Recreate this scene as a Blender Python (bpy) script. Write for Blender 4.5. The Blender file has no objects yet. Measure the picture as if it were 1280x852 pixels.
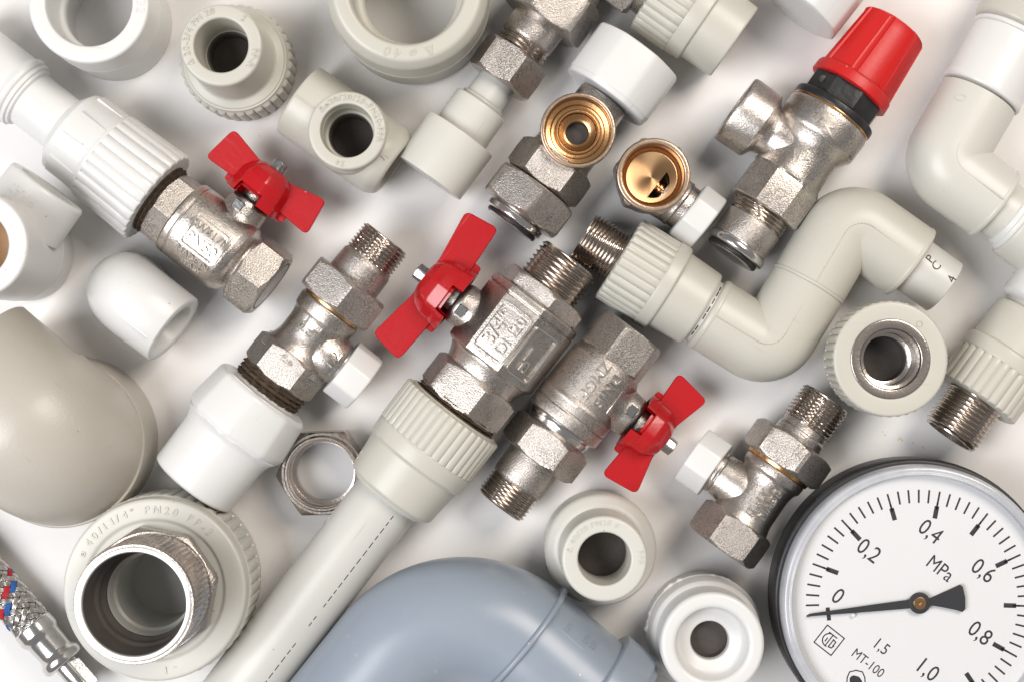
import bpy, bmesh, math, random
from math import sin, cos, pi, radians, atan2, hypot, sqrt
from mathutils import Matrix, Vector

random.seed(7)
SC = bpy.context.scene
COL = SC.collection
U = 0.001                      # millimetres to metres

# ------------------------------------------------------------------ camera
CAM_H = 600.0                  # camera height above the table, mm
S0 = 3.5                       # photograph pixels per mm at table height
cam_d = bpy.data.cameras.new('camera')
cam_d.sensor_width = 36.0
cam_d.lens = 36.0 * CAM_H / (1280 / S0)
cam_d.clip_start = 0.01
cam_d.clip_end = 20
cam = bpy.data.objects.new('camera', cam_d)
COL.objects.link(cam)
cam.location = (0, 0, CAM_H * U)
SC.camera = cam

# ------------------------------------------------------------------ world and lamps
world = bpy.data.worlds.new('World')
SC.world = world
world.use_nodes = True
bg = world.node_tree.nodes['Background']
bg.inputs[0].default_value = (1.0, 0.985, 0.975, 1)
bg.inputs[1].default_value = 0.27


def area(name, loc, target, sx, sy, power, color):
    d = bpy.data.lights.new(name, 'AREA')
    d.shape = 'RECTANGLE'
    d.size, d.size_y = sx, sy
    d.energy = power
    d.color = color
    o = bpy.data.objects.new(name, d)
    COL.objects.link(o)
    o.location = loc
    o.rotation_euler = (Vector(target) - Vector(loc)).to_track_quat('-Z', 'Y').to_euler()
    return o


area('softbox_key', (-0.72, -0.22, 1.02), (0.0, 0, 0), 0.70, 0.70, 15.2, (0.965, 0.975, 1.0))
area('softbox_fill', (0.60, 0.52, 1.0), (0.0, 0, 0), 0.56, 0.56, 11.2, (1.0, 0.92, 0.83))

SC.view_settings.view_transform = 'Standard'
SC.view_settings.look = 'None'
SC.view_settings.exposure = 0.0
SC.view_settings.gamma = 1.0
SC.view_settings.use_curve_mapping = False
SC.cycles.use_denoising = True
SC.cycles.max_bounces = 8
SC.cycles.caustics_reflective = False
SC.cycles.caustics_refractive = False


# ------------------------------------------------------------------ materials
def newmat(name):
    m = bpy.data.materials.new(name)
    m.use_nodes = True
    nt = m.node_tree
    return m, nt, nt.nodes['Principled BSDF']


def node(nt, typ, **kw):
    n = nt.nodes.new(typ)
    for k, v in kw.items():
        setattr(n, k, v)
    return n


def surface(name, col, rough, metal=0.0, grain=0.0, grain_scale=900, mottle=0.0, mottle_scale=60,
            dark=(0, 0, 0), rough_var=0.0, spec=0.5, sss=0.0, coat=0.0, pits=0.0, pit_scale=1200, dust=0.0, dust_col=(0.22, 0.19, 0.16)):
    """one procedural surface: base colour, fine relief, mottling, dark pits and scuffs"""
    m, nt, b = newmat(name)
    b.inputs['Metallic'].default_value = metal
    b.inputs['Roughness'].default_value = rough
    b.inputs['Specular IOR Level'].default_value = spec
    b.inputs['Coat Weight'].default_value = coat
    if sss:
        b.inputs['Subsurface Weight'].default_value = sss
        b.inputs['Subsurface Radius'].default_value = (0.003, 0.0025, 0.002)
        b.inputs['Subsurface Scale'].default_value = 1.0
    tc = node(nt, 'ShaderNodeTexCoord')
    src = None
    colour = node(nt, 'ShaderNodeRGB')
    colour.outputs[0].default_value = (*col, 1)
    out = colour.outputs[0]
    if mottle:
        nz = node(nt, 'ShaderNodeTexNoise')
        nz.inputs['Scale'].default_value = mottle_scale
        nz.inputs['Detail'].default_value = 6
        nz.inputs['Roughness'].default_value = 0.65
        nt.links.new(tc.outputs['Object'], nz.inputs['Vector'])
        rp = node(nt, 'ShaderNodeValToRGB')
        rp.color_ramp.elements[0].position = 0.38
        rp.color_ramp.elements[1].position = 0.66
        nt.links.new(nz.outputs[0], rp.inputs[0])
        mx = node(nt, 'ShaderNodeMix', data_type='RGBA')
        ml = node(nt, 'ShaderNodeMath', operation='MULTIPLY')
        ml.inputs[1].default_value = mottle
        nt.links.new(rp.outputs[0], ml.inputs[0])
        nt.links.new(ml.outputs[0], mx.inputs[0])
        nt.links.new(out, mx.inputs[6])
        mx.inputs[7].default_value = (*dark, 1)
        out = mx.outputs[2]
        if rough_var:
            mr = node(nt, 'ShaderNodeMapRange')
            mr.inputs[3].default_value = rough - rough_var
            mr.inputs[4].default_value = rough + rough_var
            nt.links.new(nz.outputs[0], mr.inputs[0])
            nt.links.new(mr.outputs[0], b.inputs['Roughness'])
    if pits:
        pz = node(nt, 'ShaderNodeTexNoise')
        pz.inputs['Scale'].default_value = pit_scale
        pz.inputs['Detail'].default_value = 3
        nt.links.new(tc.outputs['Object'], pz.inputs['Vector'])
        pr = node(nt, 'ShaderNodeValToRGB')
        pr.color_ramp.elements[0].position = 0.42
        pr.color_ramp.elements[0].color = (1, 1, 1, 1)
        pr.color_ramp.elements[1].position = 0.56
        pr.color_ramp.elements[1].color = (0, 0, 0, 1)
        nt.links.new(pz.outputs[0], pr.inputs[0])
        pm = node(nt, 'ShaderNodeMath', operation='MULTIPLY')
        lz = node(nt, 'ShaderNodeTexNoise')
        lz.inputs['Scale'].default_value = 130
        lz.inputs['Detail'].default_value = 3
        nt.links.new(tc.outputs['Object'], lz.inputs['Vector'])
        lr = node(nt, 'ShaderNodeMapRange')
        lr.inputs[1].default_value = 0.35
        lr.inputs[2].default_value = 0.65
        lr.inputs[3].default_value = pits * 0.35
        lr.inputs[4].default_value = pits * 1.15
        nt.links.new(lz.outputs[0], lr.inputs[0])
        nt.links.new(lr.outputs[0], pm.inputs[1])
        nt.links.new(pr.outputs[0], pm.inputs[0])
        mx2 = node(nt, 'ShaderNodeMix', data_type='RGBA')
        nt.links.new(pm.outputs[0], mx2.inputs[0])
        nt.links.new(out, mx2.inputs[6])
        mx2.inputs[7].default_value = (*dark, 1)
        out = mx2.outputs[2]
    if dust:
        dv = node(nt, 'ShaderNodeTexVoronoi')
        dv.inputs['Scale'].default_value = 150
        nt.links.new(tc.outputs['Object'], dv.inputs['Vector'])
        dl = node(nt, 'ShaderNodeMath', operation='LESS_THAN')
        dl.inputs[1].default_value = 0.055
        nt.links.new(dv.outputs['Distance'], dl.inputs[0])
        ds_ = node(nt, 'ShaderNodeSeparateColor')
        nt.links.new(dv.outputs['Color'], ds_.inputs[0])
        dg_ = node(nt, 'ShaderNodeMath', operation='GREATER_THAN')
        dg_.inputs[1].default_value = 0.88
        nt.links.new(ds_.outputs[0], dg_.inputs[0])
        dm = node(nt, 'ShaderNodeMath', operation='MULTIPLY')
        nt.links.new(dl.outputs[0], dm.inputs[0])
        nt.links.new(dg_.outputs[0], dm.inputs[1])
        # scuffs: stretched noise, thresholded
        mp = node(nt, 'ShaderNodeMapping')
        mp.inputs['Rotation'].default_value = (0.3, 0.5, 0.7)
        mp.inputs['Scale'].default_value = (45, 700, 700)
        nt.links.new(tc.outputs['Object'], mp.inputs[0])
        sn = node(nt, 'ShaderNodeTexNoise')
        sn.inputs['Scale'].default_value = 1.0
        sn.inputs['Detail'].default_value = 2
        nt.links.new(mp.outputs[0], sn.inputs['Vector'])
        sr = node(nt, 'ShaderNodeMapRange')
        sr.inputs[1].default_value = 0.70
        sr.inputs[2].default_value = 0.78
        nt.links.new(sn.outputs[0], sr.inputs[0])
        sm = node(nt, 'ShaderNodeMath', operation='MULTIPLY_ADD')
        sm.inputs[1].default_value = 0.35
        nt.links.new(sr.outputs[0], sm.inputs[0])
        nt.links.new(dm.outputs[0], sm.inputs[2])
        sd = node(nt, 'ShaderNodeMath', operation='MULTIPLY')
        sd.inputs[1].default_value = dust
        nt.links.new(sm.outputs[0], sd.inputs[0])
        mx3 = node(nt, 'ShaderNodeMix', data_type='RGBA')
        nt.links.new(sd.outputs[0], mx3.inputs[0])
        nt.links.new(out, mx3.inputs[6])
        mx3.inputs[7].default_value = (*dust_col, 1)
        out = mx3.outputs[2]
    nt.links.new(out, b.inputs['Base Color'])
    if grain:
        gz = node(nt, 'ShaderNodeTexNoise')
        gz.inputs['Scale'].default_value = grain_scale
        gz.inputs['Detail'].default_value = 4
        nt.links.new(tc.outputs['Object'], gz.inputs['Vector'])
        bp = node(nt, 'ShaderNodeBump')
        bp.inputs['Strength'].default_value = grain
        bp.inputs['Distance'].default_value = 0.0004
        nt.links.new(gz.outputs[0], bp.inputs['Height'])
        nt.links.new(bp.outputs[0], b.inputs['Normal'])
    return m


M = {}
M['white'] = surface('white_plastic', (0.68, 0.675, 0.66), 0.34, dust=0.5, grain=0.06, grain_scale=420, mottle=0.10,
                     mottle_scale=45, dark=(0.58, 0.56, 0.52), rough_var=0.06)
M['ppr'] = surface('grey_white_plastic', (0.52, 0.502, 0.44), 0.38, dust=0.5, grain=0.07, grain_scale=500, mottle=0.16,
                   mottle_scale=38, dark=(0.44, 0.42, 0.37), rough_var=0.06)
M['ppr_pale'] = surface('pale_plastic', (0.58, 0.565, 0.515), 0.36, dust=0.5, grain=0.06, grain_scale=500, mottle=0.14,
                        mottle_scale=40, dark=(0.50, 0.48, 0.43), rough_var=0.06)
M['pipe'] = surface('pipe_plastic', (0.55, 0.54, 0.505), 0.36, dust=0.5, grain=0.05, grain_scale=300, mottle=0.12,
                    mottle_scale=30, dark=(0.45, 0.43, 0.38), rough_var=0.06)
M['beige'] = surface('beige_plastic', (0.47, 0.435, 0.38), 0.36, dust=0.5, grain=0.16, grain_scale=900, mottle=0.12,
                     mottle_scale=40, dark=(0.38, 0.34, 0.285), rough_var=0.05)
M['grey'] = surface('blue_grey_plastic', (0.255, 0.295, 0.35), 0.30, dust=0.6, dust_col=(0.6, 0.62, 0.64), grain=0.03, grain_scale=260, mottle=0.16,
                    mottle_scale=70, dark=(0.31, 0.345, 0.395), rough_var=0.06)
M['nickel'] = surface('sandblasted_nickel', (0.65, 0.60, 0.555), 0.38, metal=1, grain=0.5, grain_scale=2300,
                      mottle=0.30, mottle_scale=90, dark=(0.17, 0.145, 0.13), rough_var=0.08, pits=0.6, pit_scale=1900)
M['nickel_smooth'] = surface('cast_nickel', (0.71, 0.655, 0.605), 0.31, metal=1, grain=0.38, grain_scale=2200,
                             mottle=0.35, mottle_scale=110, dark=(0.19, 0.16, 0.14), rough_var=0.08, pits=0.5,
                             pit_scale=1800)
M['turned'] = surface('turned_nickel', (0.60, 0.54, 0.49), 0.22, metal=1, grain=0.12, grain_scale=900, mottle=0.35,
                      mottle_scale=150, dark=(0.22, 0.17, 0.14), rough_var=0.08)
M['chrome'] = surface('chrome', (0.66, 0.645, 0.63), 0.18, metal=1, mottle=0.2, mottle_scale=120,
                      dark=(0.45, 0.42, 0.40), rough_var=0.06)
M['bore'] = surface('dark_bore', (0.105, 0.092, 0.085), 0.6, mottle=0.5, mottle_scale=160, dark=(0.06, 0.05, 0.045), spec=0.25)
M['worn'] = surface('worn_raised_nickel', (0.80, 0.755, 0.70), 0.25, metal=1, grain=0.15, grain_scale=1500, mottle=0.2,
                    mottle_scale=300, dark=(0.5, 0.44, 0.38))
M['steel'] = surface('zinc_steel', (0.40, 0.40, 0.40), 0.26, metal=1, grain=0.15, mottle=0.3, mottle_scale=200,
                     dark=(0.25, 0.24, 0.23), rough_var=0.06)
M['brass'] = surface('machined_brass', (0.60, 0.35, 0.165), 0.26, metal=1, grain=0.10, grain_scale=700, mottle=0.25,
                     mottle_scale=120, dark=(0.30, 0.165, 0.07), rough_var=0.1)
M['brass_turned'] = surface('turned_brass', (0.62, 0.375, 0.195), 0.30, metal=1, mottle=0.3, mottle_scale=160,
                            dark=(0.34, 0.19, 0.085), rough_var=0.06)
_nt = M['brass_turned'].node_tree
_b = _nt.nodes['Principled BSDF']
_b.inputs['Anisotropic'].default_value = 0.85
_tg = node(_nt, 'ShaderNodeTangent', direction_type='RADIAL', axis='Z')
_nt.links.new(_tg.outputs[0], _b.inputs['Tangent'])
M['brass_rim'] = surface('worn_brass_rim', (0.60, 0.45, 0.33), 0.32, metal=1, grain=0.3, grain_scale=500, mottle=0.6,
                         mottle_scale=160, dark=(0.36, 0.27, 0.21), rough_var=0.1)
M['red'] = surface('red_enamel', (0.43, 0.004, 0.008), 0.28, dust=0.55, dust_col=(0.75, 0.25, 0.22), grain=0.12, grain_scale=500, mottle=0.2, mottle_scale=70,
                   dark=(0.30, 0.003, 0.006), rough_var=0.09, coat=0.25)
M['redcap'] = surface('red_plastic', (0.52, 0.010, 0.009), 0.42, dust=0.5, dust_col=(0.75, 0.30, 0.25), grain=0.14, grain_scale=900, mottle=0.2,
                      mottle_scale=80, dark=(0.50, 0.010, 0.010), rough_var=0.06)
M['black'] = surface('black_plastic', (0.012, 0.012, 0.013), 0.38, grain=0.25, grain_scale=700, mottle=0.3,
                     mottle_scale=200, dark=(0.035, 0.033, 0.032), rough_var=0.1)
M['case'] = surface('black_enamel', (0.018, 0.018, 0.02), 0.45, dust=0.6, dust_col=(0.2, 0.19, 0.18), grain=0.12, grain_scale=600, mottle=0.3,
                    mottle_scale=200, dark=(0.04, 0.038, 0.036), rough_var=0.08)
M['rubber'] = surface('rubber', (0.012, 0.012, 0.013), 0.42, grain=0.1)
M['hemp'] = surface('hemp_packing', (0.085, 0.055, 0.032), 0.8, grain=0.9, grain_scale=380, mottle=0.7,
                    mottle_scale=300, dark=(0.02, 0.013, 0.008))
M['dial'] = surface('dial_white', (0.72, 0.72, 0.73), 0.5, mottle=0.06, mottle_scale=60, dark=(0.64, 0.62, 0.59))
M['print'] = surface('black_print', (0.02, 0.02, 0.024), 0.5)
M['bezel'] = surface('clear_bezel', (0.42, 0.43, 0.46), 0.12, mottle=0.6, mottle_scale=55, dark=(0.58, 0.59, 0.62),
                     rough_var=0.07, spec=0.6)
M['bright_rim'] = surface('polished_rim', (0.74, 0.73, 0.72), 0.45, metal=0.75, mottle=0.25, mottle_scale=200, dark=(0.6, 0.57, 0.54), rough_var=0.1)
M['wire'] = surface('braid_wire', (0.66, 0.64, 0.62), 0.22, metal=1, mottle=0.3, mottle_scale=300,
                    dark=(0.40, 0.37, 0.34))
M['yarn_red'] = surface('red_yarn', (0.45, 0.02, 0.03), 0.5, grain=0.5, grain_scale=900)
M['yarn_blue'] = surface('blue_yarn', (0.03, 0.12, 0.38), 0.5, grain=0.5, grain_scale=900)
M['tan'] = surface('tan_plastic', (0.80, 0.56, 0.34), 0.5, mottle=0.2, dark=(0.5, 0.3, 0.15))
M['crumb'] = surface('rust_crumb', (0.72, 0.56, 0.38), 0.8, grain=0.4)

# glass pane: thin, mostly clear with a mirror-like sheen
gm, gnt, gb = newmat('gauge_glass')
gnt.nodes.remove(gb)
gt = node(gnt, 'ShaderNodeBsdfTransparent')
gg = node(gnt, 'ShaderNodeBsdfGlossy')
gg.inputs['Roughness'].default_value = 0.04
gl = node(gnt, 'ShaderNodeLayerWeight')
gl.inputs[0].default_value = 0.5
gp = node(gnt, 'ShaderNodeMath', operation='POWER')
gp.inputs[1].default_value = 4.0
gnt.links.new(gl.outputs['Facing'], gp.inputs[0])
gf = node(gnt, 'ShaderNodeMath', operation='MULTIPLY_ADD')
gf.inputs[1].default_value = 0.5
gf.inputs[2].default_value = 0.025
gnt.links.new(gp.outputs[0], gf.inputs[0])
gx = node(gnt, 'ShaderNodeMixShader')
gnt.links.new(gf.outputs[0], gx.inputs[0])
gnt.links.new(gt.outputs[0], gx.inputs[1])
gnt.links.new(gg.outputs[0], gx.inputs[2])
gnt.links.new(gx.outputs[0], gnt.nodes['Material Output'].inputs[0])
M['glass'] = gm

# table: matt white board with sparse dust specks
tm, tnt, tb = newmat('white_table')
tb.inputs['Roughness'].default_value = 0.42
tb.inputs['Specular IOR Level'].default_value = 0.35
ttc = node(tnt, 'ShaderNodeTexCoord')
tn = node(tnt, 'ShaderNodeTexNoise')
tn.inputs['Scale'].default_value = 9
tn.inputs['Detail'].default_value = 5
tnt.links.new(ttc.outputs['Object'], tn.inputs['Vector'])
tr = node(tnt, 'ShaderNodeValToRGB')
tr.color_ramp.elements[0].color = (0.765, 0.74, 0.72, 1)
tr.color_ramp.elements[1].color = (0.83, 0.812, 0.795, 1)
tn.inputs['Roughness'].default_value = 0.7
tr.color_ramp.elements[0].position = 0.3
tr.color_ramp.elements[1].position = 0.7
tnt.links.new(tn.outputs[0], tr.inputs[0])
tv = node(tnt, 'ShaderNodeTexVoronoi')
tv.inputs['Scale'].default_value = 70
tnt.links.new(ttc.outputs['Object'], tv.inputs['Vector'])
tlt = node(tnt, 'ShaderNodeMath', operation='LESS_THAN')
tlt.inputs[1].default_value = 0.028
tnt.links.new(tv.outputs['Distance'], tlt.inputs[0])
tse = node(tnt, 'ShaderNodeSeparateColor')
tnt.links.new(tv.outputs['Color'], tse.inputs[0])
tgt = node(tnt, 'ShaderNodeMath', operation='GREATER_THAN')
tgt.inputs[1].default_value = 0.78
tnt.links.new(tse.outputs[0], tgt.inputs[0])
tmu = node(tnt, 'ShaderNodeMath', operation='MULTIPLY')
tnt.links.new(tlt.outputs[0], tmu.inputs[0])
tnt.links.new(tgt.outputs[0], tmu.inputs[1])
tmu2 = node(tnt, 'ShaderNodeMath', operation='MULTIPLY')
tmu2.inputs[1].default_value = 0.6
tnt.links.new(tmu.outputs[0], tmu2.inputs[0])
tmx = node(tnt, 'ShaderNodeMix', data_type='RGBA')
tnt.links.new(tmu2.outputs[0], tmx.inputs[0])
tnt.links.new(tr.outputs[0], tmx.inputs[6])
tmx.inputs[7].default_value = (0.16, 0.13, 0.11, 1)
tnt.links.new(tmx.outputs[2], tb.inputs['Base Color'])
M['table'] = tm


# ------------------------------------------------------------------ geometry helpers
def sc(z):
    return S0 * CAM_H / (CAM_H - z)


def world_mm(px, py, z):
    s = sc(z)
    return ((px - 640) / s, (426 - py) / s)


def zrest(rpx):
    return rpx * CAM_H / (S0 * CAM_H + rpx)


def rnd(prof, rad=1.5, n=3):
    """round the corners of an open profile"""
    out = [prof[0]]
    for i in range(1, len(prof) - 1):
        a, b, c = Vector(prof[i - 1]), Vector(prof[i]), Vector(prof[i + 1])
        d1, d2 = (a - b), (c - b)
        l1, l2 = d1.length, d2.length
        if l1 < 1e-6 or l2 < 1e-6:
            continue
        if abs(d1.angle(d2) - pi) < 0.15:
            out.append(tuple(b))
            continue
        r = min(rad, l1 * 0.45, l2 * 0.45)
        p, q = b + d1 / l1 * r, b + d2 / l2 * r
        for k in range(n + 1):
            u = k / n
            v = p * (1 - u) ** 2 + b * 2 * u * (1 - u) + q * u * u
            out.append(tuple(v))
    out.append(prof[-1])
    return out


def lathe(prof, seg=72, rf=None, closed=False, arc=None):
    """surface of revolution about +X; angle 0 is +Z, towards +Y"""
    V, F = [], []
    rings = []
    full = arc is None
    a0, a1 = (0, 2 * pi) if full else arc
    cnt = seg if full else seg + 1
    for (t, r) in prof:
        if r < 1e-6 and full:
            V.append((t, 0, 0))
            rings.append((len(V) - 1,))
            continue
        ids = []
        for j in range(cnt):
            th = a0 + (a1 - a0) * j / seg
            rr = rf(t, r, th) if rf else r
            V.append((t, rr * sin(th), rr * cos(th)))
            ids.append(len(V) - 1)
        rings.append(tuple(ids))
    pairs = list(zip(rings[:-1], rings[1:]))
    if closed:
        pairs.append((rings[-1], rings[0]))
    for A, B in pairs:
        m = seg if full else seg
        for j in range(m):
            j2 = (j + 1) % cnt
            if len(A) == 1 and len(B) == 1:
                continue
            if len(A) == 1:
                F.append((A[0], B[j2], B[j]))
            elif len(B) == 1:
                F.append((A[j], A[j2], B[0]))
            else:
                F.append((A[j], A[j2], B[j2], B[j]))
    return V, F


def sweep(path, radii, normal, seg=56, inner=None, depth=0):
    """tube along a planar path; normal is the plane's normal; optional recessed bore at the far end"""
    V, F = [], []
    rings = []
    N = Vector(normal).normalized()
    pts = [Vector(p) for p in path]
    seq = []
    for i, p in enumerate(pts):
        a = pts[max(i - 1, 0)]
        b = pts[min(i + 1, len(pts) - 1)]
        T = (b - a).normalized()
        seq.append((p, T, radii[i]))
    if inner:
        p, T, r = seq[-1]
        seq.append((p, T, r - 0.02))
        seq[-2] = (p - T * 0.4, T, r)
        seq[-1] = (p, T, r - 0.4)
        seq.append((p, T, inner + 0.3))
        seq.append((p - T * 0.3, T, inner))
        seq.append((p - T * depth, T, inner - 0.3))
    for p, T, r in seq:
        B = T.cross(N)
        ids = []
        for j in range(seg):
            th = 2 * pi * j / seg
            V.append(tuple(p + N * (r * cos(th)) + B * (r * sin(th))))
            ids.append(len(V) - 1)
        rings.append(ids)
    for A, B in zip(rings[:-1], rings[1:]):
        for j in range(seg):
            j2 = (j + 1) % seg
            F.append((A[j], A[j2], B[j2], B[j]))
    F.append(tuple(reversed(rings[0])))
    F.append(tuple(rings[-1]))
    return V, F


def elbow_path(p0, corner, p1, rc, n=12):
    p0, c, p1 = Vector(p0), Vector(corner), Vector(p1)
    d0, d1 = (p0 - c).normalized(), (p1 - c).normalized()
    half = d0.angle(d1) / 2
    tl = rc / math.tan(half)
    a, b = c + d0 * tl, c + d1 * tl
    ctr = c + (d0 + d1).normalized() * (rc / sin(half))
    pts = [p0]
    va, vb = a - ctr, b - ctr
    ang = va.angle(vb)
    ax = va.cross(vb).normalized()
    for i in range(n + 1):
        pts.append(ctr + Matrix.Rotation(ang * i / n, 3, ax) @ va)
    pts.append(p1)
    return pts


def obj(name, geo, mat, parent=None, T=None, sharp=32, label=None, kind=None):
    V, F = geo
    me = bpy.data.meshes.new(name)
    if T is None:
        T = Matrix.Identity(4)
    vs = []
    for v in V:
        w = T @ Vector(v)
        vs.append((w.x * U, w.y * U, w.z * U))
    me.from_pydata(vs, [], F)
    bm = bmesh.new()
    bm.from_mesh(me)
    bmesh.ops.recalc_face_normals(bm, faces=bm.faces)
    bm.to_mesh(me)
    bm.free()
    me.polygons.foreach_set('use_smooth', [True] * len(me.polygons))
    me.set_sharp_from_angle(angle=radians(sharp))
    me.materials.append(M[mat] if isinstance(mat, str) else mat)
    o = bpy.data.objects.new(name, me)
    COL.objects.link(o)
    if parent is not None:
        o.parent = parent
    if label:
        o['label'] = label
    if kind:
        o['kind'] = kind
    return o


def drill(o, geo, T):
    """cut a hole into a mesh object (boolean, applied at once)"""
    c = obj('cutter', geo, 'bore', o.parent, T)
    md = o.modifiers.new('cut', 'BOOLEAN')
    md.operation = 'DIFFERENCE'
    md.object = c
    md.solver = 'EXACT'
    dg = bpy.context.evaluated_depsgraph_get()
    me = bpy.data.meshes.new_from_object(o.evaluated_get(dg))
    o.modifiers.remove(md)
    o.data = me
    me.set_sharp_from_angle(angle=radians(32))
    cm = c.data
    bpy.data.objects.remove(c)
    bpy.data.meshes.remove(cm)


def rod(t0, t1, r, seg=64):
    return lathe([(t0, 0), (t0, r), (t1, r), (t1, 0)], seg)


def merge(*geos):
    V, F = [], []
    for v, f in geos:
        k = len(V)
        V += list(v)
        F += [tuple(i + k for i in q) for q in f]
    return V, F


def xf(geo, T):
    return [tuple(T @ Vector(v)) for v in geo[0]], geo[1]


def prism(poly, z0, z1, bev=0.4):
    """plate with chamfered edges from a 2-D outline (counter-clockwise)"""
    n = len(poly)
    cx = sum(p[0] for p in poly) / n
    cy = sum(p[1] for p in poly) / n

    def inset(p):
        d = hypot(p[0] - cx, p[1] - cy)
        s = (d - bev) / d if d > 1e-6 else 1
        return (cx + (p[0] - cx) * s, cy + (p[1] - cy) * s)
    ins = [inset(p) for p in poly]
    L = [[(x, y, z0) for x, y in ins], [(x, y, z0 + bev) for x, y in poly],
         [(x, y, z1 - bev) for x, y in poly], [(x, y, z1) for x, y in ins]]
    V = [v for l in L for v in l]
    F = []
    for k in range(3):
        for i in range(n):
            j = (i + 1) % n
            F.append((k * n + i, k * n + j, (k + 1) * n + j, (k + 1) * n + i))
    F.append(tuple(reversed(range(n))))
    F.append(tuple(range(3 * n, 4 * n)))
    return V, F


def round_poly(poly, rads, n=5):
    out = []
    m = len(poly)
    for i in range(m):
        a, b, c = Vector(poly[i - 1]), Vector(poly[i]), Vector(poly[(i + 1) % m])
        r = rads[i] if isinstance(rads, (list, tuple)) else rads
        d1, d2 = (a - b), (c - b)
        r = min(r, d1.length * 0.45, d2.length * 0.45)
        p, q = b + d1.normalized() * r, b + d2.normalized() * r
        for k in range(n + 1):
            u = k / n
            out.append(tuple(p * (1 - u) ** 2 + b * 2 * u * (1 - u) + q * u * u))
    return out


# radius functions
def ribs(n, depth, t0, t1, rmin=0, ph=0.0):
    def f(t, r, th):
        if t0 - 0.01 <= t <= t1 + 0.01 and r > rmin:
            u = abs(sin(n * th / 2 + ph))
            return r - depth * (1 - u ** 0.55)
        return r
    return f


def poly_r(n, soft=0.0, ph=0.0, t0=-1e9, t1=1e9, rmin=0):
    """r is the circumscribed radius; facets flattened, soft pulls back to round"""
    def f(t, r, th):
        if not (t0 - 0.01 <= t <= t1 + 0.01) or r < rmin:
            return r
        w = 2 * pi / n
        a = ((th + ph) % w) - w / 2
        fl = r * cos(w / 2) / cos(a)
        return fl * (1 - soft) + r * soft
    return f


def hexagon(t0, t1, rc, ph=0.0, n=6, seg=72, hole=0.0, c0=True, c1=True):
    """nut: flats with turned chamfers at both ends; rc is the corner radius"""
    ap = rc * cos(pi / n)
    dt = (rc - ap) / 1.5 + 0.01
    prof = [(t0, 0), (t0, ap * 0.90)]
    ts = [t0, t0 + dt * 0.25, t0 + dt * 0.5, t0 + dt * 0.75, t0 + dt, (t0 + t1) / 2,
          t1 - dt, t1 - dt * 0.75, t1 - dt * 0.5, t1 - dt * 0.25, t1]
    for t in ts:
        prof.append((t, rc))
    prof += [(t1, ap * 0.90), (t1, hole)] + ([(t0, hole)] if hole else [(t1, 0)][:0])
    if hole:
        prof[0] = (t0, hole)

    def f(t, r, th):
        if r < ap * 0.95:
            return r
        w = 2 * pi / n
        a = ((th + ph) % w) - w / 2
        h = ap / cos(a)
        lim = 1e9
        if c0:
            lim = min(lim, ap * 0.985 + (t - t0) * 1.5)
        if c1:
            lim = min(lim, ap * 0.985 + (t1 - t) * 1.5)
        return min(h, lim)
    return lathe(prof, seg, f)


def thread(t0, t1, R, pitch, depth, seg=72, bore=0.0, notch=0, end=1, bore_depth=12, through=False):
    """helical screw thread between t0 and t1; end = which side is the free end"""
    n = max(8, int(abs(t1 - t0) / pitch * 6))
    prof = []
    for i in range(n + 1):
        prof.append((t0 + (t1 - t0) * i / n, R))

    def f(t, r, th):
        if r < R - 1e-6:
            return r
        u = (t / pitch - th / (2 * pi)) % 1.0
        tri = abs(u * 2 - 1)
        tri = min(1, max(0, (tri - 0.12) / 0.76))
        rr = R - depth * tri
        if notch:
            k = sin(notch * th) > 0.3
            if k and tri < 0.35:
                rr -= depth * 0.35
        free = t1 if end > 0 else t0
        d = abs(t - free)
        return min(rr, R - depth * 1.1 + d * 0.9)
    if through:
        prof = prof + [(t1, bore + 0.5), (t1 - 0.5, bore), (t0, bore), (t0, R - 1e-3)]
        return lathe(prof, seg, f)
    if end > 0:
        prof = [(t0, 0)] + prof
        tail = [(t1, bore + 0.5), (t1 - 0.5, bore), (t1 - bore_depth, bore * 0.96), (t1 - bore_depth, 0)] if bore else [(t1, 0)]
        prof = prof + tail
    else:
        head = [(t0 + bore_depth, 0), (t0 + bore_depth, bore * 0.96), (t0 + 0.5, bore), (t0, bore + 0.5)] if bore else [(t0, 0)]
        prof = head + prof + [(t1, 0)]
    return lathe(prof, seg, f)


# ------------------------------------------------------------------ lettering
_tc = {}


def text_geo(s, size, depth=0.35, flat=False, bold=0.0):
    key = (s, bold)
    if key not in _tc:
        cu = bpy.data.curves.new('lettering', 'FONT')
        cu.body = s
        cu.size = 1.0
        cu.align_x = 'CENTER'
        cu.align_y = 'CENTER'
        cu.extrude = 0.5
        cu.offset = bold
        cu.resolution_u = 3
        o = bpy.data.objects.new('lettering', cu)
        COL.objects.link(o)
        dg = bpy.context.evaluated_depsgraph_get()
        ev = o.evaluated_get(dg)
        me = ev.to_mesh()
        V = [tuple(v.co) for v in me.vertices]
        F = [tuple(p.vertices) for p in me.polygons]
        ev.to_mesh_clear()
        bpy.data.objects.remove(o)
        bpy.data.curves.remove(cu)
        if V:
            x0, x1 = min(v[0] for v in V), max(v[0] for v in V)
            y0, y1 = min(v[1] for v in V), max(v[1] for v in V)
            cx, cy = (x0 + x1) / 2, (y0 + y1) / 2
            if len(s) == 1:
                cy = 0.0
            V = [(x - cx, y - cy, z) for x, y, z in V]
        _tc[key] = (V, F)
    V, F = _tc[key]
    # capital height is about 0.7 of the font size
    k = size / 0.7
    return [(x * k, y * k, (z + 0.5) * depth) for x, y, z in V], F


def width(geo):
    xs = [v[0] for v in geo[0]]
    return (max(xs) - min(xs)) if xs else 0


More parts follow.
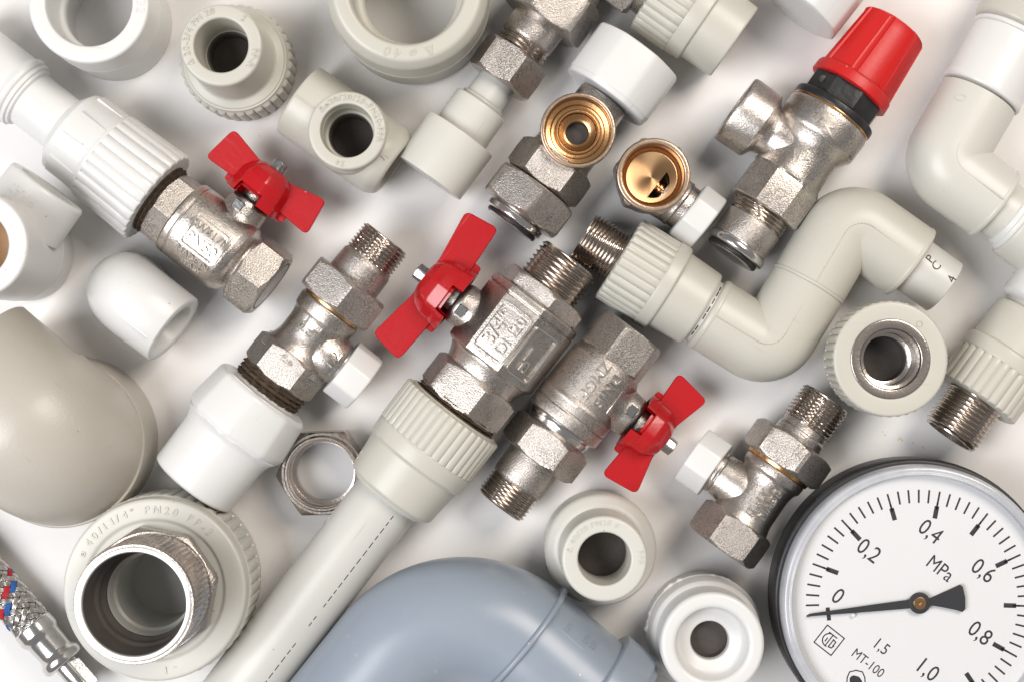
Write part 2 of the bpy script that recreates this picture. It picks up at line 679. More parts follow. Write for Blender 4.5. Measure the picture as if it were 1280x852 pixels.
def bend(geo, R, t, ang, rot, sink=0.12):
    """wrap flat geometry on a cylinder about X: rot = angle of the text's right from +X (towards +Y, seen from outside)"""
    V = []
    c, s = cos(rot), sin(rot)
    for x, y, z in geo[0]:
        a = x * c - y * s
        b = x * s + y * c          # towards +Y at the top
        th = ang + b / R
        r = R + z - sink
        V.append((t + a, r * sin(th), r * cos(th)))
    return V, geo[1]


def ring_text(s, R, mid_deg, size, depth=0.35, gap=0.25, flip=False):
    """characters round a circle in the XY plane, tops outward, clockwise"""
    items = []
    tot = 0
    for ch in s:
        if ch == ' ':
            items.append((None, size * 0.5))
            tot += size * 0.5
            continue
        g = text_geo(ch, size, depth)
        w = width(g) + size * gap
        items.append((g, w))
        tot += w
    a = radians(mid_deg) + tot / 2 / R
    out = []
    for g, w in items:
        am = a - w / 2 / R
        if g:
            out.append(xf(g, Matrix.Translation((R * cos(am), R * sin(am), 0)) @ Matrix.Rotation(am - pi / 2, 4, 'Z')))
        a -= w / R
    return merge(*out)


def frame_geo(w, h, rad, wid, depth):
    o = round_poly([(-w / 2, -h / 2), (w / 2, -h / 2), (w / 2, h / 2), (-w / 2, h / 2)], rad, 4)
    i_ = round_poly([(-w / 2 + wid, -h / 2 + wid), (w / 2 - wid, -h / 2 + wid), (w / 2 - wid, h / 2 - wid),
                     (-w / 2 + wid, h / 2 - wid)], max(rad - wid, 0.1), 4)
    # subdivide long straight sides by resampling so that it wraps round a cylinder
    def dens(P):
        out = []
        for a, b in zip(P, P[1:] + P[:1]):
            for k in range(4):
                out.append((a[0] + (b[0] - a[0]) * k / 4, a[1] + (b[1] - a[1]) * k / 4))
        return out
    o, i_ = dens(o), dens(i_)
    n = len(o)
    V = [(x, y, 0) for x, y in o] + [(x, y, depth) for x, y in o] + [(x, y, depth) for x, y in i_] + [(x, y, 0) for x, y in i_]
    F = []
    for k in range(3):
        for j in range(n):
            j2 = (j + 1) % n
            F.append((k * n + j, k * n + j2, (k + 1) * n + j2, (k + 1) * n + j))
    return V, F


def pad_geo(w, h, rad, depth, nx=6, ny=8):
    """raised rectangular pad, dense enough to wrap"""
    V, F = [], []
    for layer, (sx, z) in enumerate(((1.0, 0), (0.97, depth))):
        for j in range(ny + 1):
            for i in range(nx + 1):
                V.append(((i / nx - 0.5) * w * sx, (j / ny - 0.5) * h * sx, z))
    m = (nx + 1) * (ny + 1)
    for j in range(ny):
        for i in range(nx):
            a = j * (nx + 1) + i
            F.append((m + a, m + a + 1, m + a + nx + 2, m + a + nx + 1))
    edge = [i for i in range(nx + 1)] + [(j + 1) * (nx + 1) - 1 for j in range(1, ny + 1)] + \
           [ny * (nx + 1) + i for i in range(nx - 1, -1, -1)] + [j * (nx + 1) for j in range(ny - 1, 0, -1)]
    for a, b in zip(edge, edge[1:] + edge[:1]):
        F.append((a, b, m + b, m + a))
    return V, F


def strokes(lines, wid, depth):
    """thin bars along 2-D polylines"""
    gs = []
    for ln in lines:
        for a, b in zip(ln[:-1], ln[1:]):
            d = Vector((b[0] - a[0], b[1] - a[1]))
            L = d.length + wid * 0.6
            ang = atan2(d.y, d.x)
            n = max(1, int(L / 3))
            V, F = [], []
            for i in range(n + 1):
                x = -L / 2 + L * i / n
                V += [(x, -wid / 2, 0), (x, wid / 2, 0), (x, wid * 0.42, depth), (x, -wid * 0.42, depth)]
            for i in range(n):
                for k in range(4):
                    F.append((i * 4 + k, i * 4 + (k + 1) % 4, i * 4 + 4 + (k + 1) % 4, i * 4 + 4 + k))
            F += [(0, 1, 2, 3), (n * 4 + 3, n * 4 + 2, n * 4 + 1, n * 4)]
            gs.append(xf((V, F), Matrix.Translation(((a[0] + b[0]) / 2, (a[1] + b[1]) / 2, 0)) @ Matrix.Rotation(ang, 4, 'Z')))
    return merge(*gs)


# ------------------------------------------------------------------ things
class Thing:
    """a thing lying on the table: local +X runs along its axis, dimensions in photograph pixels at the axis height"""

    def __init__(s, name, label, cat, px, py, d=None, z=None, rest=None, tilt=0.0, mm=False, group=None):
        s.z = zrest(rest) if rest is not None else (z or 0.0)
        x, y = world_mm(px, py, s.z)
        s.k = 1.0 if mm else 1.0 / sc(s.z)
        o = bpy.data.objects.new(name, None)
        o.empty_display_size = 0.01
        COL.objects.link(o)
        o.location = (x * U, y * U, 0)
        az = atan2(-d[1], d[0]) if d else 0.0
        o.rotation_euler = (0, tilt, az)
        o['label'] = label
        o['category'] = cat
        if group:
            o['group'] = group
        s.o = o
        s.base = Matrix.Translation((0, 0, s.z)) @ Matrix.Scale(s.k, 4)

    def m(s, at=(0, 0, 0), to='t'):
        """placement of a canonical lathe axis: 't' along the axis, 'up', 'left', 'right', or an angle in degrees"""
        if to == 't':
            R = Matrix.Identity(4)
        elif to == 'up':
            R = Matrix.Rotation(-pi / 2, 4, 'Y')
        elif to == 'left':
            R = Matrix.Rotation(pi / 2, 4, 'Z')
        elif to == 'right':
            R = Matrix.Rotation(-pi / 2, 4, 'Z')
        elif isinstance(to, tuple):
            R = Matrix.Rotation(radians(to[0]), 4, 'Z') @ Matrix.Rotation(radians(to[1]), 4, 'Y')
        else:
            R = Matrix.Rotation(radians(to), 4, 'Z')
        return s.base @ Matrix.Translation(at) @ R

    def add(s, name, geo, mat, parent=None, at=(0, 0, 0), to='t', sharp=32, label=None, kind=None):
        return obj(name, geo, mat, parent or s.o, s.m(at, to), sharp, label, kind)

    def lathe(s, name, prof, mat, parent=None, at=(0, 0, 0), to='t', seg=72, rf=None, closed=False, rad=1.5, sharp=32, label=None):
        if rad:
            prof = rnd(prof, rad)
        return s.add(name, lathe(prof, seg, rf, closed), mat, parent, at, to, sharp, label)


def ribbed(T, t0, t1, r, n, depth=2.6, mat='ppr', parent=None, r1=None, name='ribbed_collar', lip0=0, lip1=0):
    """fluted gripping collar"""
    r1 = r1 or r
    a, b = min(t0, t1), max(t0, t1)
    e = 2.0
    prof = [(a, 0), (a, r - 4), (a + 0.5, r - 2.2), (a + e, r)]
    for i in range(1, 5):
        u = i / 5
        prof.append((a + e + (b - a - 2 * e) * u, r + (r1 - r) * u))
    prof += [(b - e, r1), (b - 0.3, r1 - 1.6), (b, r1 - 4), (b, 0)]
    return T.add(name, lathe(prof, n * 10, ribs(n, depth, a + 0.4, b - 0.2, r - 3.9)), mat, parent, sharp=50)


def butterfly(T, t, side, n0, wt=77, wo=126, wi=77, bo=114, bi=78, bt_o=25, bt_i=37, hub_r=32, hub0=68, hub1=115, bolt=128, boss_r=26, boss0=30, label='red'):
    """T-handle on a stem at right angles to the valve: boss, hub bonnet, two wings, nut"""
    to = 'left' if side > 0 else 'right'
    boss = T.lathe('stem_boss', [(boss0, 0), (boss0, boss_r * 1.5), (boss0 + 8, boss_r * 1.2), (boss0 + 16, boss_r), (hub0 - 4, boss_r * 0.95), (hub0 + 2, boss_r * 0.8), (hub0 + 2, 0)],
                   'nickel_smooth', at=(t, 0, 0), to=to, rad=4)
    T.lathe('stem', [(hub0 - 6, 0), (hub0 - 6, boss_r * 0.55), (hub1, boss_r * 0.5), (hub1, 0)], 'nickel', boss, at=(t, 0, 0), to=to)
    lug = prism(round_poly([(-7, -6), (7, -6), (7, 6), (-7, 6)], 1.5, 2), 0, 9, 1.2)
    T.add('stop_lug', lug, 'steel', boss, at=(t - 6 * side, side * (hub0 - 12), boss_r * 0.80))
    h = bpy.data.objects.new('handle', None)
    COL.objects.link(h)
    h.parent = T.o
    # bonnet: thin shell round the stem, cut away at the bottom, open towards the valve
    R = hub_r * 1.06
    prof = [(hub0, R * 1.06), (hub0 + 12, R * 1.02), (hub0 + 15, R * 0.98), (hub0 + 30, R * 0.95), (hub1 - 10, R * 0.80), (hub1 - 2, R * 0.56), (hub1, R * 0.36), (hub1, 0),
            (hub1 - 5, 0), (hub1 - 5, R * 0.3), (hub1 - 13, R * 0.68), (hub0 + 26, R * 0.83), (hub0 + 10, R * 0.88), (hub0 + 0, R * 0.93)]
    # cut-out window on the upper inner side
    V, F = lathe(rnd(prof, 2, 3), 96, poly_r(8, 0.30, 0.15), closed=True)
    keep = []
    for f in F:
        cx = sum(V[i][0] for i in f) / len(f)
        ang = math.atan2(sum(V[i][1] for i in f), sum(V[i][2] for i in f))
        if cx < hub0 + 15 and -0.30 < ang * 1.0 < 0.62:
            continue
        keep.append(f)
    T.add('hub', (V, keep), 'red', h, at=(t, 0, 0), to=to, sharp=45)
    for sg in (1, -1):
        # outline in (t, n): base to tip
        P = [(sg * (bt_i * 0.55), bi + 4), (sg * (bt_o * 0.4), bo), (sg * bt_o, bo), (sg * (wt - 4), wo), (sg * (wt + 3), wi), (sg * bt_i, bi)]
        P = [(x, y * side) for x, y in P]
        area2 = sum(P[i][0] * P[(i + 1) % 6][1] - P[(i + 1) % 6][0] * P[i][1] for i in range(6))
        if area2 < 0:
            P = P[::-1]
        rads = [9 if abs(p[0]) > wt * 0.7 else 2.5 for p in P]
        g = prism(round_poly(P, rads, 6), -3.0, 3.4, 1.0)
        T.add('wing', g, 'red', h, at=(t, 0, 0))
        # folded lip that joins the wing to the bonnet
        lp = [(sg * bt_i * 0.7, (bi - 9) * side), (sg * (bt_i + 9), (bi - 9) * side), (sg * (bt_i + 9), (bi + 3) * side), (sg * bt_i * 0.7, (bi + 3) * side)]
        a3 = sum(lp[i][0] * lp[(i + 1) % 4][1] - lp[(i + 1) % 4][0] * lp[i][1] for i in range(4))
        if a3 < 0:
            lp = lp[::-1]
        T.add('wing_lip', prism(round_poly(lp, 4, 4), -9, 0, 1.0), 'red', h, at=(t, 0, 0))
    nut = T.add('nut', hexagon(hub1 - 4, bolt, 11, 0.3, seg=36), 'steel', h, at=(t, 0, 0), to=to)
    T.lathe('bolt_end', [(bolt - 4, 0), (bolt - 4, 6), (bolt + 1.0, 5.5), (bolt + 1.0, 0)], 'steel', nut, at=(t, 0, 0), to=to, seg=24)
    return h


def on_surface(T, name, geo, R, t, ang, rot_deg, mat, parent=None, sink=0.4):
    return T.add(name, bend(geo, R, t, ang, radians(rot_deg), sink), mat, parent, sharp=40)


def on_facet(T, name, geo, R, t, ang, mat, parent=None, sink=0.3):
    """lay flat geometry on a flat facet of a faceted body"""
    V = []
    for x, y, z in geo[0]:
        r = R + z - sink
        V.append((t + x, y * cos(ang) + r * sin(ang), -y * sin(ang) + r * cos(ang)))
    return T.add(name, (V, geo[1]), mat, parent, sharp=40)


# ================================================================== the table
tb_o = obj('tabletop', ([(-900, -900, 0), (900, -900, 0), (900, 900, 0), (-900, 900, 0)], [(0, 1, 2, 3)]), 'table')
tb_o['kind'] = 'structure'


# ================================================================== standing couplers and adapters
# white coupler, top left corner
wx, wy = -141.4, 112.8
T = Thing('pipe_coupler', 'white ring coupler standing on end at the top left corner', 'pipe fitting', 640 + wx * S0, 426 - wy * S0, z=0, mm=True)
T.lathe('body', [(0, 14.4), (0, 20.2), (22, 20.4), (22.4, 20.55), (22.8, 20.4), (38.2, 20.2), (39, 19.6), (39, 14.6), (37, 14.2), (23, 14.0), (22, 12.6), (18, 12.6), (17, 14.0), (0, 14.4)],
        'white', to='up', seg=96, rad=0.7)
T.add('lettering', ring_text('Ø32', 17.2, 2, 3.0, 0.30), 'white', at=(0, 0, 38.9))

# big grey-white coupler at the top
wx, wy = -35.0, 117.8
T = Thing('pipe_coupler', 'large grey-white ring coupler marked 40, standing between adapter and hex union', 'pipe fitting', 640 + wx * S0, 426 - wy * S0, z=0, mm=True)
T.lathe('body', [(0, 19.6), (0, 26.4), (4, 27.0), (23, 27.5), (23.5, 27.8), (24, 27.5), (38, 27.3), (42, 24.8), (42, 20.0), (40.5, 19.0), (24, 18.8), (23, 15.6), (20, 15.6), (19, 18.8), (0, 19.6)],
        'ppr', to='up', seg=112, rad=1.2)
T.add('lettering', ring_text('Δ ø 40', 22.4, -88, 3.1, 0.35, gap=0.5), 'ppr', at=(0, 0, 41.9))

# adapter 20-3/4 standing, collar up
wx, wy = -96.0, 97.4
T = Thing('threaded_adapter', 'grey-white adapter with knurled base and narrow collar, beside the white coupler', 'pipe fitting', 640 + wx * S0, 426 - wy * S0, z=0, mm=True)
T.add('knurled_base', lathe(rnd([(0, 0), (0, 18.2), (1, 19.4), (16, 19.6), (17.4, 18.2), (18.4, 18.0), (18.4, 0)], 0.5), 360, ribs(36, 0.9, 0.9, 16.4, 18.7)), 'ppr', to='up', sharp=50)
T.lathe('collar', [(18, 17.6), (18.9, 17.2), (19.6, 14.4), (21, 13.9), (45, 13.7), (46, 13.1), (46, 9.3), (45.3, 8.9), (26, 8.7), (25.6, 8.2), (25, 8.2)], 'ppr', to='up', seg=80, rad=0.6)
T.lathe('bore', [(25.8, 8.7), (25.2, 7.6), (18.6, 7.4), (18.6, 0)], 'bore', to='up', rad=0.2)
for g in (ring_text('Δ 20-3/4 PN 20', 11.5, 158, 2.1, 0.4), ring_text('2', 11.5, 50, 1.9, 0.4), ring_text('PP-R', 11.5, -22, 2.1, 0.4)):
    T.add('lettering', g, 'ppr', at=(0, 0, 45.95))

# tee lying down, branch upward
T = Thing('pipe_tee', 'grey-white tee lying flat with its marked branch facing up', 'pipe fitting', 440.5, 172, (0.82, 0.575), z=13.6, mm=True)
run = T.lathe('run', [(-14, 0), (-14, 9), (-23, 9.2), (-23, 13.0), (-22.2, 13.6), (-7, 13.6), (-6.6, 13.75), (-6.2, 13.6), (6.4, 13.6), (6.7, 13.75), (7, 13.6), (14, 13.6), (17.5, 11.5), (18, 9.4), (12, 9.0), (12, 0)], 'ppr', rad=1.6)
T.lathe('branch', [(0, 13.9), (9, 13.9), (11.5, 13.4), (12.2, 13.0), (18.0, 13.4), (19, 12.8), (19, 9.3), (18.4, 9.0), (5.5, 8.8), (5.0, 7.6), (2, 7.6)], 'ppr', to='up', seg=80, rad=0.8)
drill(run, rod(-6, 20, 8.7), T.m(to='up'))
T.lathe('bore', [(5.2, 8.6), (4.8, 7.4), (-5.5, 7.2), (-5.5, 0)], 'bore', to='up', rad=0.2)
for xs in ((-22.3, -13.6), (13.6, 15.5)):
    T.add('seam', strokes([[(xs[0], 0), (xs[1], 0)]], 0.5, 0.35), 'ppr', at=(0, 0, 13.5))
for g in (ring_text('Δø20/20/20-PN20-PPR', 11.2, 62, 2.0, 0.4), ring_text('24', 11.2, 258, 1.8, 0.4)):
    T.add('lettering', xf(g, Matrix.Rotation(radians(35), 4, 'Z')), 'ppr', at=(0, 0, 18.95))

# female threaded adapter, right
wx, wy = world_mm(1113.4, 448.6, 40)
T = Thing('threaded_adapter', 'grey-white adapter with metal threaded socket facing up, above the pressure gauge', 'pipe fitting', 640 + wx * S0, 426 - wy * S0, z=0, mm=True)
T.lathe('socket', [(0, 9), (0, 13.6), (1, 14.4), (22, 14.8), (23, 14.8), (23, 0)], 'ppr', to='up', rad=0.6)
T.add('ribbed_collar', lathe(rnd([(22, 0), (22, 17.8), (23, 19.4), (39, 19.4), (40, 18.6), (40, 13.2), (24, 13.2), (24, 0)], 0.5), 420, ribs(42, 1.0, 22.9, 39.2, 18.9)), 'ppr', to='up', sharp=50)
T.lathe('metal_ring', [(38, 13.25), (40.05, 13.25), (40.15, 12.9), (40.15, 10.3), (38.9, 9.8), (36, 9.8)], 'turned', to='up', rad=0.3)
T.add('internal_thread', lathe([(39.2, 9.9)] + [(38.9 - i * 0.45, 9.45 if i % 2 else 8.9) for i in range(20)] + [(29.8, 8.4), (29.6, 7.6)], 72), 'turned', to='up', sharp=20)
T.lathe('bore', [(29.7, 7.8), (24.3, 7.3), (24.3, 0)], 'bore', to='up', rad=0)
T.add('mould_mark', strokes([[(1.0 * cos(a), 1.0 * sin(a)), (1.0 * cos(a + 0.7), 1.0 * sin(a + 0.7))] for a in [i * 0.7 for i in range(9)]], 0.25, 0.2), 'ppr', at=(9.5, 11.6, 39.95))

# reducer socket, bottom centre
wx, wy = world_mm(755.6, 698, 42)
T = Thing('reducer_socket', 'cream reducer with wide base and narrow round top, below the right red handle', 'pipe fitting', 640 + wx * S0, 426 - wy * S0, z=0, mm=True)
T.lathe('base', [(0, 0), (0, 18.8), (1, 19.5), (17, 19.5), (18.6, 18.6), (20.5, 15.6), (21, 0)], 'ppr_pale', to='up', seg=96, rad=1.2)
T.lathe('top', [(19, 15.3), (21, 14.7), (41.2, 14.3), (42, 13.6), (42, 9.2), (41.4, 8.8), (22.5, 8.6), (22, 8.2), (21.5, 8.2)], 'ppr_pale', to='up', seg=96, rad=0.6)
T.lathe('bore', [(22.5, 8.5), (22.1, 8.1), (21.05, 8.0), (21.05, 0)], 'bore', to='up', rad=0)
for g in (ring_text('Δ 40/20 PN20 ø', 12.0, 118, 1.9, 0.25), ring_text('PPR', 12.0, 2, 1.9, 0.25)):
    T.add('lettering', g, 'ppr_pale', at=(0, 0, 41.97))
T.add('mould_mark', strokes([[(1.3 * cos(a), 0.9 * sin(a)), (1.3 * cos(a + 0.7), 0.9 * sin(a + 0.7))] for a in [i * 0.7 for i in range(9)]], 0.3, 0.2), 'ppr_pale', at=(-17.6, 0, 17.9))

# white plug, bottom right of centre
wx, wy = world_mm(890.7, 805, 38)
T = Thing('reducer_socket', 'bright white reducer with deep countersunk hole, left of the pressure gauge', 'pipe fitting', 640 + wx * S0, 426 - wy * S0, z=0, mm=True)


def flash(t, r, th):
    if 12.9 < t < 14.3 and r > 18:
        return r + 0.45 * max(0, sin(th * 7 + 1) + 0.6 * sin(th * 23) + 0.5 * sin(th * 41)) * (0.5 + 0.5 * sin(th + 1.2))
    return r


T.add('base', lathe(rnd([(0, 0), (0, 18.6), (1, 19.6), (13, 20.0), (13.6, 20.3), (14.2, 19.8), (21, 19.0), (23, 17.6), (23.5, 0)], 0.5), 200, flash), 'white', to='up')
T.lathe('top', [(22, 17.9), (24, 17.3), (36.8, 17.5), (38, 16.6), (38, 13.4), (37.2, 12.2), (31, 11.2), (30, 6.8), (29, 6.4), (24, 6.2)], 'white', to='up', seg=96, rad=1.4)
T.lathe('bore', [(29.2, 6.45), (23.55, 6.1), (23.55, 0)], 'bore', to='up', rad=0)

# large male-thread adapter, bottom left
wx, wy = world_mm(192.6, 737, 36)
T = Thing('threaded_adapter', 'large pale adapter with wide metal thread facing up, bottom left corner', 'pipe fitting', 640 + wx * S0, 426 - wy * S0, z=0, mm=True)
T.add('ribbed_base', lathe(rnd([(0, 0), (0, 29.6), (1, 30.8), (8, 31.2), (9, 31.8), (28, 31.6), (29, 30.9), (35.2, 30.7), (36, 30.0), (36, 24), (35.2, 23.0), (35.2, 14.6), (8, 14.2), (8, 0)], 0.5), 480, ribs(48, 1.0, 8.8, 28.2, 31)), 'ppr_pale', to='up', sharp=50)
T.add('hexagon', hexagon(34.0, 41, 22.2, 0.2, n=8, seg=96, hole=15.0), 'nickel_smooth', to='up')
T.add('thread', thread(40.5, 66, 19.6, 1.6, 0.6, seg=300, bore=16.5, notch=72, through=True), 'turned', to='up', sharp=28)
T.lathe('rim', [(64.9, 18.6), (65.9, 18.5), (66.3, 18.0), (66.3, 16.8), (66.0, 16.5), (65, 16.4)], 'bright_rim', to='up', seg=96, rad=0.3)
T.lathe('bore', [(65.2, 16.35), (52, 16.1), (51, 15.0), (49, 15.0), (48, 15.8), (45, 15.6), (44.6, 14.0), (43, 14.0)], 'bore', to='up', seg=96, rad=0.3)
T.lathe('inner_socket', [(43.2, 14.6), (43.0, 13.9), (36, 13.7), (35.6, 12.6), (12, 12.2), (12, 0)], 'pipe', to='up', seg=96, rad=0.2)
for g in (ring_text('ø 40/1 1/4"  PN20  PP-3', 27.0, 100, 2.5, 0.4, gap=0.55), ring_text('- 1', 27.0, -78, 2.5, 0.4, gap=0.5)):
    T.add('lettering', g, 'ppr_pale', at=(0, 0, 35.95))

# loose hex ring nut
wx, wy = world_mm(402, 592, 16)
T = Thing('ring_nut', 'loose shiny hexagonal ring nut lying beside the long pipe', 'nut', 640 + wx * S0, 426 - wy * S0, (0.98, 0.2), z=0, mm=True)
ap = 16.6 * cos(pi / 6)


def nutf(t, r, th):
    if r < 13.6:
        return r
    w = pi / 3
    a = ((th + 0.25) % w) - w / 2
    return min(ap / cos(a), ap * 0.985 + min(t - 0.0, 14 - t) * 1.4 + 0.001)


prof = [(0, 10.4), (0, 13.7)] + [(t, 16.6) for t in (0.0, 0.4, 0.8, 1.2, 1.6, 7, 12.4, 12.8, 13.2, 13.6, 14)] + [(14, 13.4), (14.2, 13.2), (15.6, 13.1), (16, 12.8), (16, 12.2), (15.3, 11.9)]
for i in range(14):
    prof.append((15.0 - i * 0.75, 11.9 if i % 2 else 11.5))
prof += [(4.2, 11.6), (4.0, 10.2), (0, 10.2)]
T.add('body', lathe(prof, 96, nutf, closed=True), 'turned', to='up', sharp=25)


# ================================================================== elbows standing on one leg
# small white elbow
T = Thing('pipe_elbow', 'small glossy white elbow with open end, under the left ball valve', 'pipe fitting', 156, 365, (0.80, 0.60), z=17, mm=True, tilt=-0.10)
pth = elbow_path((0, 0, -17), (0, 0, 0), (23.5, 0, 0), 8.0)
T.add('body', sweep(pth, [13.5] + [13.6] * (len(pth) - 2) + [13.3], (0, 1, 0), 80, 9.3, 11), 'white', sharp=50)
T.add('seam', strokes([[(10.5, 0), (21, 0)]], 0.6, 0.25), 'white', at=(0, -6, 12.05))

# big beige elbow
T = Thing('pipe_elbow', 'large beige elbow on its end at the left edge', 'pipe fitting', 66.4, 554.5, (-0.755, -0.655), z=30, mm=True)
pth = elbow_path((0, 0, -29.9), (0, 0, 0), (39, 0, 0), 14.0, 16)
T.add('body', sweep(pth, [28.8] + [29.0] * (len(pth) - 3) + [28.2, 28.0], (0, 1, 0), 112, 20, 14), 'beige', sharp=60)
T.lathe('base_ring', [(-30, 28.2), (-30, 29.2), (-29.4, 29.5), (-8, 29.4), (-7.4, 29.2), (-7.4, 28.2)], 'beige', to='up', seg=112, rad=0.7)

# left tee, mostly outside the picture
wx, wy = -172.9, 30.9
T = Thing('pipe_tee', 'white tee standing on end at the left edge, lettered branch pointing up', 'pipe fitting', 640 + wx * S0, 426 - wy * S0, (0.60, -0.80), z=0, mm=True)
T.lathe('run', [(0, 0), (0, 16.2), (1, 16.8), (16, 17.0), (16.4, 17.2), (16.8, 17.0), (59, 17.4), (60, 16.8), (60, 11.4), (59, 10.8), (40, 10.6)], 'white', to='up', seg=96, rad=0.8)
T.lathe('inner_wall', [(50, 10.75), (40, 10.6), (38, 9.2), (30, 9.0), (30, 0)], 'tan', to='up', rad=0.3)
T.lathe('branch', [(10.9, 0), (10.9, 14.6), (25.5, 14.2), (26.5, 13.6), (26.5, 10.4), (14, 10.2), (14, 0)], 'white', at=(0, 0, 31), rad=0.8)
g = text_geo('FIRAT', 3.0, 0.35)
on = bend(g, 14.35, 20.5, 0.12, radians(90), 0.1)
T.add('lettering', on, 'white', at=(0, 0, 31))
T.add('branch_edge', strokes([[(0, -13.5), (0, 13.5)]], 0.5, 0.3), 'white', at=(11.5, 0, 44.9)) if False else None


# ================================================================== union assembly, top centre
T = Thing('pipe_union', 'hexagonal metal union with cream plastic sleeves, top centre beside the large coupler', 'pipe fitting', 536.5, 223, (0.578, -0.816), rest=56)
T.lathe('sleeve', [(0, 0), (0, 46.5), (1, 47), (67, 48.6), (68, 48), (68, 30), (60, 30), (60, 0)], 'ppr_pale', closed=False, rad=1.2, seg=80)
T.lathe('inner_socket', [(50, 0), (50, 36), (111, 36), (113, 34.5), (113, 0)], 'ppr_pale', rad=2)
T.lathe('pipe', [(110, 0), (110, 28.5), (114, 29.5), (118, 29), (119, 25.5), (150, 25), (150, 0)], 'pipe', rad=1.5)
T.add('hex_nut', hexagon(147, 192, 46, 0.35), 'nickel', sharp=28)
T.add('thread', thread(190, 212, 34, 6.0, 3.2, end=1), 'turned', sharp=28)
T.lathe('neck', [(205, 0), (205, 30), (211, 34), (243, 35), (243, 0)], 'nickel_smooth')
T.add('hex_body', hexagon(238, 292, 60, 0.75), 'nickel', sharp=28)
T.lathe('tail', [(288, 0), (288, 44), (296, 46), (360, 46), (360, 0)], 'nickel', rad=3)

# ================================================================== ribbed adapter at the top
T = Thing('threaded_adapter', 'cream ribbed adapter with smooth socket cut off by the top edge', 'pipe fitting', 918, 53.5, (0.82, 0.572), rest=58)
T.lathe('socket', [(-68, 0), (-68, 57.5), (-48, 57), (-46.5, 55.5), (-46, 52), (-44, 52), (-2, 51.2), (0, 49.5), (0, 36), (-30, 35), (-30, 0)], 'ppr', rad=1.5, seg=80)
ribbed(T, -119, -67, 58.5, 30, 2.4)
T.lathe('neck', [(-134, 0), (-134, 40), (-118, 40), (-118, 0)], 'nickel')
T.add('hex_nut', hexagon(-170, -132, 54, 0.3), 'nickel', sharp=28)

# white plastic cap at the top edge
T = Thing('plastic_cap', 'plain white cap at the top edge, behind the red valve cap', 'cap', 995, 13, (0.62, -0.785), rest=62)
T.add('body', lathe(rnd([(0, 0), (0, 55), (2, 60), (70, 60), (74, 58), (74, 0)], 2), 96, poly_r(8, 0.55, 0.2)), 'white', sharp=40)

# ================================================================== brass angle valve, top centre
T = Thing('angle_valve', 'angle valve with brass opening facing up, large hexagon nuts and wide white cap', 'valve', 641, 277, (0.596, -0.803), rest=60)
T.lathe('o_ring', [(-5, 31), (-6, 33), (-5, 35.5), (-2, 36), (0, 35), (0, 31)], 'rubber', rad=1)
T.lathe('tail_end', [(-7, 0), (-7, 28), (-6, 31.5), (0, 32), (0, 0)], 'chrome', rad=1)
T.lathe('flange', [(-1, 0), (-1, 36), (1, 39.5), (8, 40), (10, 38), (10, 36), (14, 36), (14, 0)], 'chrome', rad=1.2)
T.add('hex_nut', hexagon(12, 54, 60, 0.12), 'nickel', sharp=28)
T.add('hex_body', hexagon(56, 98, 53, 0.52), 'nickel', sharp=28)
bd = T.lathe('body', [(95, 0), (95, 44), (104, 40), (150, 40), (160, 34), (192, 33), (192, 0)], 'nickel_smooth', rad=4)
drill(bd, rod(5, 80, 38), T.m((133, 0, 0), 'up'))
T.lathe('inlet', [(0, 40), (28, 42), (42, 43.5), (44, 46), (54, 46.2), (56, 45), (56, 41), (53, 40)], 'brass_rim', at=(133, 0, 0), to='up', rad=1.0, seg=96)
T.lathe('brass_seat', [(56, 41.5), (52.5, 40.2), (42, 39), (41, 33.5), (37, 32.5), (36, 28), (39, 27), (39, 24), (34, 23), (30, 17), (29, 14), (12, 13.5), (12, 0)], 'brass', at=(133, 0, 0), to='up', rad=0.8, seg=96, sharp=22)
T.lathe('bore', [(24, 14.05), (12.2, 13.2), (12.2, 0)], 'bore', at=(133, 0, 0), to='up', rad=0)
cap = T.add('cap', lathe(rnd([(192, 0), (192, 56), (193, 59.5), (199, 60.5), (200, 61.5), (262, 61.5), (264, 59.5), (264, 0)], 1.5), 96, poly_r(8, 0.6, pi / 8)), 'white', sharp=40)

# second brass angle valve
wx, wy = world_mm(817, 219, 31)
T = Thing('angle_valve', 'small angle valve with slotted brass opening facing up and white cap', 'valve', 640 + wx * S0, 426 - wy * S0, (0.787, 0.617), z=0, mm=True)
T.lathe('body', [(0, 0), (0, 9), (2, 11), (8, 11.4), (15.5, 11.4), (15.5, 10.9), (13.1, 10.9), (12.9, 0)], 'nickel_smooth', to='up', rad=0.4)
T.add('hex_collar', hexagon(15, 29.0, 13.6, 0.4, hole=10.9), 'nickel', to='up', sharp=28)
T.lathe('inlet', [(27, 11.2), (28.4, 12.5), (30.4, 12.6), (31, 12.2), (31, 10.8), (30.4, 10.4)], 'brass_rim', to='up', rad=0.3, seg=96)
seat = T.lathe('brass_seat', [(13, 0), (13, 10.8), (30.6, 10.9), (30.2, 10.4), (24, 10.0), (23.6, 9.4), (22.8, 8.8), (21.8, 0.0)], 'brass_turned', to='up', rad=0.2, seg=96, sharp=22)
arc = [(1.2 + 5.8 * cos(a), -0.8 + 5.8 * sin(a)) for a in [radians(-72 + 144 * i / 12) for i in range(13)]]
drill(seat, prism(arc, 15, 26, 0.05), T.m())
T.add('slot_floor', prism([(x * 0.98, y * 0.98) for x, y in arc], 14.9, 15.3, 0.05), 'bore')
T.lathe('slot_stem', [(2.6, 0), (2.6, 2.2), (3.6, 2.2), (3.7, 1.6), (4.2, 1.6), (4.3, 2.2), (5.4, 2.2), (5.5, 1.6), (6, 1.6), (6.1, 2.2), (6.9, 2.2), (6.9, 0)], 'brass', at=(0, -0.8, 18.6), rad=0.1, seg=40)
